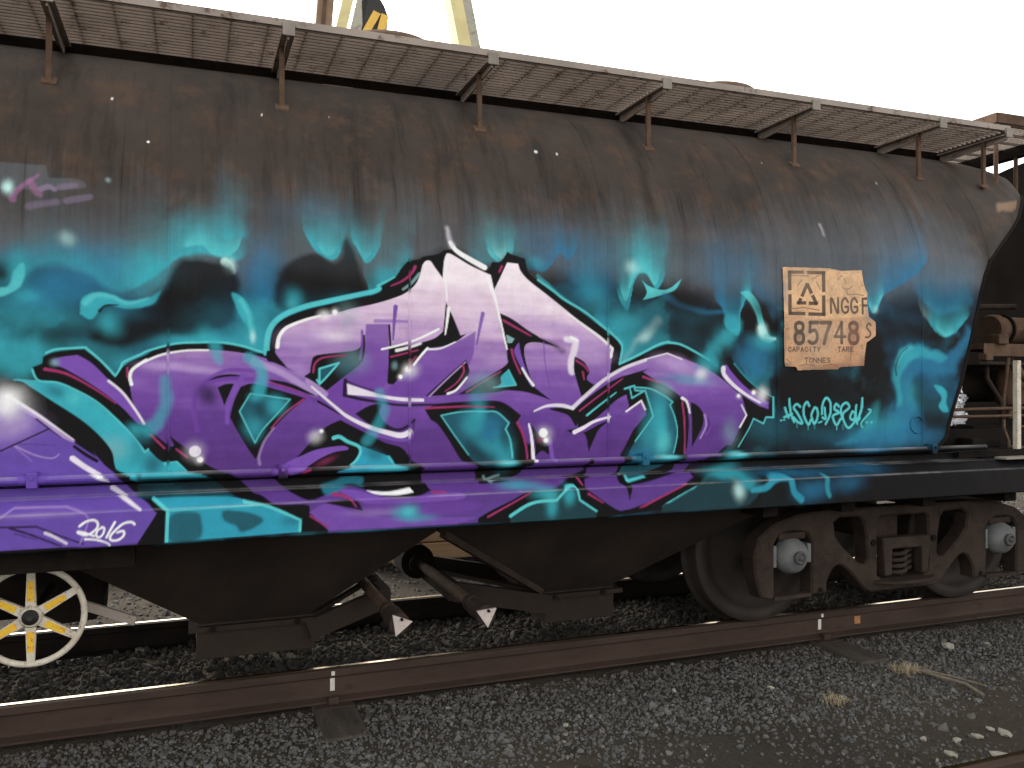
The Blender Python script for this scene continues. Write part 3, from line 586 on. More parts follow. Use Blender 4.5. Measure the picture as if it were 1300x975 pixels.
["l","PUM",3,0.9,21.2,7.7,[[1340,1850],[1323,1771],[1309,1699]]],
["p","BLK",2,1.0,[[1152,1901,1],[1167,1874],[1190,1829],[1227,1742,1],[1258,1751,1],[1207,1713],[1133,1686],[1058,1677,1],[1002,1607],[956,1568],[897,1504,1],[870,1504,1],[874,1676,1],[933,1687],[995,1695],[1093,1724],[1139,1760,1],[1148,1844]]],
["l","WHI",2,1.0,11.2,9.0,[[1117,1770],[1028,1726],[937,1693],[841,1669]]],
["l","WHI",4,0.85,15.0,11.2,[[911,1664],[963,1677],[1028,1699]]],
["l","MAG",3,1.0,9.0,6.0,[[885,1634],[1015,1667]]],
["l","MAG",4,0.8,10.2,6.0,[[1005,1635],[937,1562]]],
["l","WHI",2,1.0,17.5,6.1,[[1168,1874],[1159,1806],[1150,1745]]],
["l","WHI",4,0.85,19.0,7.6,[[1157,2102],[1152,2012],[1160,1909]]],
["l","WHI",2,1.0,11.3,11.3,[[1062,1677],[1028,1639],[995,1597]]],
["l","WHI",3,0.9,9.1,5.3,[[1060,1672],[1127,1677],[1200,1709]]],
["b","WHI",0.55,42,37,0.0,[[982,1568]]],
["b","WHI",0.38,23,23,0.0,[[966,1575]]],
["l","WHI",4,1.0,26.9,26.9,[[965,1575],[966,1575]]],
["b","WHI",0.38,17,16,0.0,[[930,1540]]],
["l","WHI",4,1.0,19.4,19.4,[[930,1540],[931,1540]]],
["b","TGR",0.6,15,19,0.0,[[901,1593]]],
["p","BLK",2,1.0,[[1053,1448,1],[1160,1544],[1254,1625,1],[1272,1570],[1258,1539,1],[1213,1484],[1159,1456],[1112,1450]]],
["l","PUL",2,0.8,7.6,6.8,[[1071,1447],[1160,1531],[1251,1612]]],
["l","MAG",3,1.0,10.4,6.1,[[1237,1599],[1242,1563],[1206,1511],[1149,1470]]],
["l","WHI",2,1.0,9.2,11.5,[[1258,1537],[1206,1478],[1162,1459]]],
["l","BLP",4,1.0,18.5,9.6,[[670,1522],[665,1454,1],[743,1435],[837,1420],[932,1406],[1128,1407]]],
["l","BLP",4,0.8,9.5,5.9,[[672,1520],[743,1492],[805,1474]]],
["p","WHL",3,1.0,[[677,1507,1],[743,1485],[837,1456],[932,1442],[1044,1436,1],[1044,1421,1],[932,1425],[805,1445],[681,1457,1]]],
["p","BLK",7,1.0,[[715,1367,1],[780,1404],[838,1411],[829,1372],[856,1323],[907,1290],[849,1295],[780,1318]]],
["l","WHL",3,1.0,8.8,29.4,[[517,1493],[620,1403],[681,1354],[774,1307],[868,1276],[932,1262],[977,1276]]],
["l","BLP",3,1.0,14.9,11.2,[[856,1301],[919,1289],[965,1306],[997,1335]]],
["l","BLP",3,0.7,7.5,5.2,[[999,1334],[984,1270],[932,1234]]],
["l","PUM",4,0.9,14.9,14.9,[[793,1274],[900,1244],[965,1242],[990,1264]]],
["p","BLK",2,1.0,[[1419,1859,1],[1490,1831],[1576,1777],[1634,1746,1],[1648,1737],[1758,1689,1],[1648,1713],[1576,1709],[1558,1672],[1570,1605],[1605,1505],[1632,1477],[1706,1424,1],[1574,1464],[1468,1474],[1398,1464],[1214,1455,1],[1308,1512],[1456,1596],[1466,1644],[1456,1723],[1437,1769]]],
["p","PUM",3,1.0,[[1505,1678],[1529,1714,1],[1542,1651],[1570,1572],[1610,1500,1],[1594,1497],[1547,1578],[1512,1644]]],
["l","WHI",3,1.0,9.5,13.4,[[1547,1585],[1576,1539],[1607,1500]]],
["p","TGR",3,1.0,[[1462,1751,1],[1506,1731,1],[1492,1710,1],[1469,1709,1]]],
["p","TEA",2,1.0,[[1473,1577,1],[1515,1501,1],[1396,1487,1],[1434,1508],[1434,1541]]],
["l","TBR",2,0.8,7.8,7.8,[[1396,1489],[1514,1501,1],[1474,1575]]],
["l","MAG",3,1.0,12.5,8.2,[[1490,1677],[1505,1625],[1537,1557]]],
["l","MAG",3,1.0,8.7,5.0,[[1257,1466],[1378,1537],[1434,1568]]],
["l","MAG",3,1.0,12.6,8.2,[[1448,1820],[1519,1784],[1594,1747]]],
["b","TGR",0.55,82,54,0.0,[[1356,1505]]],
["b","BLK",0.3,81,31,0.0,[[1321,1485]]],
["l","WHI",2,1.0,19.4,7.8,[[1366,2021],[1400,1940],[1423,1852],[1466,1678]]],
["l","BLK",20,0.5,11.9,35.8,[[1596,1753],[1668,1728],[1763,1682]]],
["l","WHL",12,0.85,32.2,40.2,[[1793,1740],[1842,1731],[1831,1680],[1812,1625],[1816,1571]]],
["l","WHI",6,0.8,16.1,12.1,[[1816,1744],[1855,1728]]],
["p","BLK",2,1.0,[[1837,1647,1],[1891,1619],[1923,1568,1],[1907,1530],[1957,1497,1],[1927,1462],[1881,1431,1],[1866,1469],[1846,1530],[1831,1585]]],
["l","MAG",3,1.0,11.6,6.5,[[1846,1626],[1891,1599],[1915,1570]]],
["l","MAG",3,1.0,11.0,7.8,[[1883,1568],[1891,1530]]],
["l","PUD",3,0.7,7.2,5.6,[[1664,1718],[1672,1610],[1699,1483]]],
["l","WHI",3,0.9,9.8,17.1,[[1801,1864],[1891,1806],[1982,1748],[2053,1690,1],[2044,1648]]],
["l","WHL",5,0.9,8.0,23.9,[[1612,1370],[1681,1395],[1762,1397],[1825,1379]]],
["p","BLK",2,1.0,[[1695,1379],[1762,1386],[1832,1373,1],[1853,1339],[1844,1288],[1799,1347]]],
["l","WHL",6,0.85,20.4,16.3,[[1825,1384],[1889,1438],[2005,1527],[2122,1590],[2249,1633]]],
["l","WHI",3,0.8,6.7,6.7,[[2249,1637],[2378,1670,1],[2468,1639]]],
["p","BLK",2,1.0,[[1829,1372,1],[1889,1419],[1980,1481],[2083,1536],[2169,1561],[2269,1588,1],[2233,1570,1],[2230,1572,1],[2327,1516],[2414,1470],[2464,1435],[2499,1401],[2507,1348],[2510,1276],[2501,1183],[2493,1154],[2452,1091],[2423,1041],[2302,1017],[2161,999],[2083,995,1],[2070,921,1],[2052,988],[2038,1004],[2061,1029],[2102,1059],[2098,1133],[2122,1174],[2161,1243],[2181,1271],[2253,1346,1],[2245,1372],[2222,1421,1],[2134,1373],[2083,1335,1],[2151,1387,1],[2134,1452,1],[2071,1419],[1994,1356],[1933,1315],[1857,1283],[1790,1269,1],[1831,1252,1],[1854,1291],[1827,1383,1]]],
["p","BLK",2,1.0,[[1831,1254,1],[1887,1257],[1979,1299],[2042,1319,1],[1979,1276],[1948,1224],[1914,1156,1],[1906,1215],[1887,1253]]],
["l","WHL",3,1.0,22.3,10.1,[[1835,1260],[1887,1282],[1948,1313],[2040,1336]]],
["l","TBR",2,0.9,10.6,6.5,[[1906,1345],[1986,1402],[2075,1462]]],
["l","MAG",3,1.0,9.1,6.5,[[1865,1369],[1979,1447],[2112,1534]]],
["l","MAG",3,1.0,13.4,6.7,[[2234,1544],[2333,1513]]],
["l","WHI",2,0.9,9.9,9.9,[[2134,1363],[2222,1418,1],[2245,1372]]],
["p","DTE",3,1.0,[[2189,1488,1],[2277,1481],[2358,1445],[2411,1410,1],[2394,1397,1],[2427,1317],[2440,1238],[2419,1139],[2386,1078],[2239,1031],[2086,1008,1],[2101,1025],[2134,1091],[2150,1146],[2189,1208],[2293,1337,1],[2245,1471,1]]],
["b","TEA",0.8,62,159,0.0,[[2333,1304]]],
["b","TBR",0.6,48,67,0.0,[[2354,1197]]],
["b","TEA",0.4,47,108,0.0,[[2261,1242]]],
["b","BLU",0.5,75,42,0.0,[[2229,1130]]],
["b","DTE",0.6,24,76,0.0,[[2399,1324]]],
["b","TBR",0.8,67,13,0.0,[[2366,1119]]],
["l","TBR",3,0.85,8.4,6.7,[[2189,1488],[2277,1481],[2358,1445],[2411,1410,1],[2394,1395,1],[2427,1317],[2438,1238],[2415,1139]]],
["l","TBR",2,0.85,9.1,6.7,[[2246,1471],[2293,1337,1],[2237,1267],[2185,1205]]],
["l","TBR",2,0.9,9.9,8.3,[[2124,1481],[2181,1497,1],[2186,1473,1],[2238,1469,1],[2167,1432,1],[2156,1481]]],
["l","TBR",2,0.9,12.2,8.2,[[2109,1028],[2089,1009,1],[2213,1025]]],
["l","MAG",3,1.0,11.5,8.1,[[2469,1409],[2481,1323],[2485,1216],[2481,1137]]],
["l","WHL",3,1.0,17.0,10.2,[[2469,1431],[2498,1410],[2516,1351]]],
["p","BLK",2,1.0,[[2522,1410,1],[2564,1390],[2599,1350],[2602,1296],[2572,1235],[2527,1164,1],[2528,1290]]],
["l","PUL",4,0.7,12.8,8.5,[[2610,1339],[2619,1281],[2581,1213]]],
["l","PUD",3,0.8,17.1,8.6,[[2641,1317],[2641,1259],[2614,1227]]],
["l","BLP",3,0.8,6.9,5.1,[[2631,1317],[2641,1288],[2627,1256]]],
["b","TGR",0.35,51,78,0.0,[[2777,1242]]],
["p","BLK",2,1.0,[[1906,1066],[1891,1102],[1917,1128],[1910,1035],[1795,1026,1],[1883,1050]]],
["p","BLK",2,1.0,[[2081,1000,1],[2087,992],[2072,914,1]]],
["p","PUM",3,1.0,[[2718,1590],[2750,1612],[2780,1579],[2856,1507],[2944,1448],[3036,1403,1],[3031,1366,1],[2935,1402],[2803,1482],[2737,1539]]],
["l","WHL",3,1.0,28.3,11.3,[[2732,1593],[2738,1557],[2803,1497],[2891,1443],[2975,1403]]],
["b","WHI",0.38,24,20,0.0,[[2933,1459]]],
["l","WHI",4,1.0,23.7,23.7,[[2932,1459],[2933,1459]]],
["b","WHI",0.38,19,16,0.0,[[2831,1441]]],
["l","WHI",4,1.0,19.1,19.1,[[2831,1441],[2832,1441]]],
["b","WHI",0.7,42,40,-40,[[2989,1446]]],
["l","WHI",3,0.9,7.0,10.5,[[2851,1391],[2884,1334,1],[2840,1269]]],
["b","TEA",0.7,70,51,0.0,[[2634,1622]]],
["b","WHI",0.65,45,34,-30,[[2592,1560]]],
["b","TEA",0.45,148,30,5,[[2516,1534]]],
["b","TGR",0.6,67,38,20,[[2358,1481]]],
["p","BLK",2,1.0,[[1048,1384,1],[1112,1409],[1226,1419],[1391,1424],[1461,1407],[1541,1349,1],[1519,1319,1],[1547,1272],[1576,1205],[1593,1218],[1600,1124],[1572,1095],[1540,1052],[1441,1027],[1360,1024],[1307,1025],[1316,1050],[1288,1115],[1230,1136],[1176,1220],[1116,1307],[1073,1336,1],[1076,1336,1]]],
["p","DTE",3,1.0,[[1129,1354,1],[1226,1372],[1412,1366,1],[1476,1313,1],[1458,1284,1],[1489,1207],[1497,1187],[1504,1131],[1472,1105],[1416,1103],[1319,1112],[1264,1161]]],
["b","BLU",0.7,74,78,0.0,[[1384,1275]]],
["b","TEA",0.6,57,69,0.0,[[1294,1310]]],
["b","TEA",0.6,33,46,0.0,[[1328,1368]]],
["b","TEA",0.6,54,86,0.0,[[1440,1169]]],
["b","TBR",0.9,50,16,0.0,[[1451,1116]]],
["b","BLK",0.5,29,70,0.0,[[1454,1235]]],
["b","BLK",0.5,73,54,40,[[1312,1173]]],
["b","TEA",0.4,65,31,30,[[1363,1204]]],
["l","TBR",2,0.85,5.4,9.3,[[1267,1161],[1199,1253],[1129,1354,1],[1226,1370],[1356,1371],[1415,1365],[1476,1313,1],[1458,1283,1],[1483,1227],[1494,1141]]],
["l","MAG",3,1.0,11.6,5.5,[[1053,1390],[1159,1394],[1267,1397],[1398,1392]]],
["l","MAG",3,1.0,13.8,8.8,[[1521,1313],[1549,1259],[1567,1192],[1574,1132]]],
["l","WHL",3,1.0,10.3,19.7,[[1583,1305],[1597,1238],[1607,1128]]],
["p","BLK",2,1.0,[[1587,1312,1],[1632,1257],[1665,1213],[1694,1189],[1690,1152],[1654,1170],[1614,1141,1],[1616,1204],[1603,1265]]],
["l","PUM",4,1.0,23.9,19.9,[[1699,1209],[1712,1124]]],
["b","WHI",0.38,44,40,0.0,[[1661,1260]]],
["l","WHI",4,1.0,47.6,47.6,[[1661,1260],[1661,1260]]],
["b","WHI",0.38,23,22,0.0,[[1676,1223]]],
["l","WHI",4,1.0,25.4,25.4,[[1675,1223],[1676,1223]]],
["b","MAG",0.5,17,16,0.0,[[1638,1227]]],
["l","TGR",5,0.7,13.3,11.7,[[1356,1049],[1364,1030,1],[1405,1044],[1437,1052]]],
["p","BLK",2,1.0,[[451,1173,1],[510,1238],[579,1307],[647,1340,1],[706,1308],[793,1263],[856,1230],[938,1202],[984,1143],[1030,1110],[1045,1025],[1055,1008,1],[973,989],[879,989],[796,1003],[745,1021],[700,1032],[649,1030],[590,1015],[493,993],[422,1020,1],[374,1056],[357,1092],[445,1099],[486,1129]]],
["p","PUM",3,1.0,[[357,1119],[427,1162],[463,1176],[540,1206],[655,1220],[683,1203],[619,1192],[552,1164],[481,1120],[427,1095],[363,1098]]],
["p","TBL",6,1.0,[[737,1220,1],[817,1187],[880,1161],[902,1127,1],[947,1113],[938,1092],[754,1095],[625,1100],[701,1130],[738,1177]]],
["b","DTE",0.6,52,29,20,[[804,1175]]],
["b","TBR",0.6,83,13,0.0,[[867,1115]]],
["l","TBL",15,0.6,29.3,43.9,[[570,1022],[620,1037],[682,1062],[738,1054]]],
["l","TBR",3,1.0,18.2,9.5,[[616,1257],[643,1262],[680,1239],[729,1217],[740,1189],[720,1151],[695,1130]]],
["l","TBR",4,0.7,11.1,7.4,[[874,1163],[896,1128]]],
["l","MAG",3,1.0,11.5,8.6,[[475,1106],[506,1120]]],
["l","MAG",3,1.0,11.3,7.3,[[600,1010],[650,1001],[677,982],[694,956]]],
["b","MAG",0.4,50,14,-25,[[582,1151]]],
["p","WHI",3,1.0,[[754,1017,1],[850,1010],[960,1021,1],[967,1004,1],[884,997],[796,1002]]],
["p","PUM",7,0.9,[[635,1020],[685,1024],[750,1009],[823,989],[908,986],[1172,997],[1161,965],[785,965],[701,987]]],
["p","BLK",4,1.0,[[554,982,1],[650,991],[701,978],[722,938,1],[665,953],[618,965]]],
["l","MAG",3,1.0,8.5,5.6,[[634,1006],[668,990],[692,957]]],
["l","MAG",3,1.0,7.2,5.5,[[491,927],[566,873]]],
["l","MAG",3,1.0,7.7,5.9,[[1054,1001],[1117,1000]]],
["b","TEA",0.85,62,36,0.0,[[926,924]]],
["b","TBR",0.4,33,22,0.0,[[933,927]]],
["b","TEA",0.4,74,22,0.0,[[989,894]]],
["b","PUD",0.5,94,28,0.0,[[816,957]]],
["p","PUD",15,0.5,[[1010,959],[1112,960],[1281,946],[1222,911],[1010,910]]],
["p","BLK",2,1.0,[[1265,873,1],[1321,903],[1429,948],[1527,988],[1674,997],[1783,1031],[1858,1044],[1911,1069,1],[1875,1029],[1829,990],[1847,976],[1965,896],[2018,869,1],[1896,817,1],[1265,853,1]]],
["p","BLT",2,1.0,[[1429,875,1],[1511,921],[1574,937],[1668,940,1],[1731,994],[1780,1003,1],[1781,987],[1794,934],[1885,873,1],[1881,831,1],[1429,843,1]]],
["b","TEA",0.8,34,46,0.0,[[1743,963]]],
["b","TEA",0.7,33,46,0.0,[[1644,902]]],
["b","TEA",0.7,75,31,0.0,[[1609,975]]],
["b","TBR",0.3,42,38,0.0,[[1637,954]]],
["l","TBR",2,1.0,16.2,9.2,[[1429,876],[1511,921],[1574,937],[1668,939,1],[1731,994],[1780,1002,1],[1781,987],[1794,934,1],[1885,875]]],
["l","MAG",3,1.0,9.6,7.2,[[1315,878],[1429,932],[1532,982]]],
["l","MAG",3,1.0,14.3,9.5,[[1835,1025],[1828,1005]]],
["l","MAG",3,1.0,10.6,6.3,[[1840,963],[1921,915]]],
["l","MAG",3,1.0,12.9,8.4,[[2131,879],[2247,926],[2405,990]]],
["b","TEA",0.6,101,19,0.0,[[1494,1013]]],
["p","BLK",7,0.9,[[2588,1109],[2855,1101],[3846,1119],[5421,1147],[5212,738],[2297,856],[2416,919]]],
["p","BLT",13,0.9,[[2754,1040],[2572,1009],[2263,879],[2341,853],[2787,866],[2890,1051]]],
["b","TEA",0.7,108,30,0.0,[[2708,1030]]],
["b","TEA",0.9,72,26,0.0,[[2791,1109]]],
["b","TBR",0.8,46,13,0.0,[[2811,1124]]],
["b","TPA",0.7,35,46,0.0,[[2728,940]]],
["b","TEA",0.7,50,34,0.0,[[2787,973]]],
["b","TEA",0.4,62,44,0.0,[[2793,1040]]],
["l","TBL",13,0.85,29.9,38.5,[[2813,936],[2890,940],[2963,987],[3043,996],[3065,976],[3083,917],[3128,878]]],
["b","BLU",0.6,129,61,0.0,[[3209,926]]],
["l","TEA",13,0.55,30.7,26.3,[[3307,993],[3309,922],[3323,884]]],
["b","BLU",0.4,111,53,0.0,[[3458,953]]],
["b","BLU",0.45,174,37,0.0,[[3636,1026]]],
["b","BLU",0.4,289,22,0.0,[[3121,1016]]],
["b","BLU",0.5,118,19,0.0,[[3725,1122]]],
["b","BLK",0.6,52,38,0.0,[[2995,921]]],
["l","TEA",24,0.6,48.5,34.6,[[106,1680],[112,1628],[120,1607]]],
["l","TEA",21,0.7,45.8,52.8,[[252,1623],[298,1582],[312,1540],[289,1475]]],
["l","TEA",27,0.55,44.0,54.1,[[-94,1504],[-97,1424],[-126,1356],[-163,1322]]],
["l","TEA",26,0.5,36.9,51.6,[[818,1480],[846,1405],[837,1355],[793,1280],[768,1244]]],
["b","TEA",0.4,49,39,0.0,[[1321,1433]]],
["b","TGR",0.35,51,66,0.0,[[676,1819]]],
["b","WHI",0.7,29,25,0.0,[[572,1819]]],
["b","WHI",0.38,20,20,0.0,[[621,1836]]],
["l","WHI",4,1.0,23.2,23.2,[[621,1836],[621,1836]]],
["b","WHL",0.38,38,41,0.0,[[19,1212]]],
["l","WHL",3,1.0,48.0,48.0,[[18,1212],[19,1212]]],
["b","WHI",0.38,20,21,0.0,[[39,1175]]],
["l","WHI",3,1.0,24.7,24.7,[[39,1175],[40,1175]]],
["b","WHI",0.45,32,29,-40,[[538,1267]]],
["b","WHI",0.38,13,13,0.0,[[560,1290]]],
["l","WHI",4,1.0,15.9,15.9,[[560,1290],[561,1290]]],
["l","WHI",2,1.0,17.8,10.7,[[365,1672],[374,1720],[406,1760],[483,1795],[554,1817]]],
["l","WHI",2,1.0,19.2,26.9,[[1176,2191],[1207,2153],[1268,2118],[1350,2078]]],
["l","WHL",19,0.6,15.3,22.9,[[1158,2259],[1170,2227],[1188,2182]]],
["l","MAG",3,1.0,15.0,6.0,[[1002,2065],[982,2030],[937,1993],[885,1969]]],
["l","TGR",5,0.8,15.0,11.2,[[1021,2031],[982,1985],[943,1955]]],
["l","MAG",3,1.0,12.5,9.3,[[1440,2087],[1427,2060]]],
["l","TBR",2,1.0,13.4,13.4,[[3145,1372],[3155,1345],[3169,1317]]],
["l","TBR",2,1.0,13.4,13.4,[[3175,1421],[3180,1364],[3194,1311]]],
["l","TBR",2,1.0,13.4,13.4,[[3139,1319],[3192,1336]]],
["l","TBR",2,1.0,13.4,13.4,[[3249,1377],[3226,1392],[3204,1372],[3229,1341],[3263,1285],[3233,1290],[3199,1319],[3206,1292]]],
["l","TBR",2,1.0,13.5,13.5,[[3311,1382],[3294,1404],[3272,1371],[3275,1324],[3304,1275],[3320,1300]]],
["l","TBR",2,1.0,13.6,13.6,[[3348,1372],[3326,1329],[3345,1280],[3368,1317],[3366,1362],[3348,1372]]],
["l","TBR",2,1.0,9.1,9.1,[[3376,1285],[3398,1291]]],
["l","TBR",2,1.0,13.6,13.6,[[3416,1370],[3423,1308],[3402,1314]]],
["l","TBR",2,1.0,13.6,13.6,[[3397,1334],[3405,1395],[3431,1427],[3459,1395],[3456,1333],[3424,1276]]],
["l","TBR",2,1.0,13.7,13.7,[[3519,1377],[3498,1391],[3486,1363],[3519,1341],[3475,1321],[3501,1269],[3529,1303]]],
["l","TBR",2,1.0,13.8,13.8,[[3540,1304],[3536,1371],[3572,1398],[3594,1370],[3545,1326],[3586,1251],[3647,1297],[3668,1302]]],
["l","TBR",2,1.0,13.8,13.8,[[3618,1347],[3600,1311],[3627,1297],[3637,1334],[3618,1347]]],
["l","TBR",2,1.0,13.9,13.9,[[3647,1383],[3643,1325],[3654,1274]]],
["l","TBR",2,1.0,16.7,16.7,[[3692,1421],[3686,1361],[3657,1296],[3672,1308]]],
["l","TBR",2,1.0,10.2,10.2,[[3740,1358],[3755,1345],[3686,1282],[3692,1253]]],
["l","TBR",2,1.0,10.7,10.7,[[3117,1301],[3120,1301]]],
["l","TBR",2,1.0,10.7,10.7,[[3137,1304],[3140,1304]]],
["l","TBR",2,1.0,11.1,11.1,[[3724,1281],[3727,1281]]],
["l","TBR",2,1.0,11.2,11.2,[[3761,1281],[3764,1281]]],
["l","TBR",2,1.0,4.5,4.5,[[3226,1286],[3227,1258]]],
["l","TBR",2,1.0,4.5,4.5,[[3304,1274],[3305,1246]]],
["l","TBR",2,1.0,4.5,4.5,[[3345,1279],[3346,1251]]],
["l","TBR",2,1.0,4.6,4.6,[[3501,1270],[3503,1242]]],
["l","TBR",2,1.0,4.6,4.6,[[3547,1270],[3548,1242]]],
["l","DTE",0,1.0,0.4,0.4,[[2921,2334],[2923,2334]]],
["l","WHI",2,1.0,11.3,11.3,[[-331,2789],[-330,2789]]],
["l","WHI",3,1.0,20.1,20.1,[[1711,2741],[1712,2741]]],
["l","WHI",3,1.0,13.5,13.5,[[1833,2735],[1834,2735]]],
["l","WHI",2,1.0,7.5,7.5,[[316,2786],[317,2787]]],
["l","WHI",2,1.0,9.3,9.3,[[635,2823],[636,2823]]],
["l","WHI",3,1.0,11.4,11.4,[[3205,2839],[3206,2839]]],
["l","WHI",3,1.0,9.4,9.4,[[3127,2795],[3128,2795]]],
["l","WHI",3,1.0,9.9,9.9,[[4035,2774],[4037,2774]]],
["l","WHI",2,1.0,12.5,12.5,[[-176,2574],[-175,2574]]],
["l","WHL",18,0.4,18.4,9.2,[[3446,2440],[3451,2377]]]
]""")
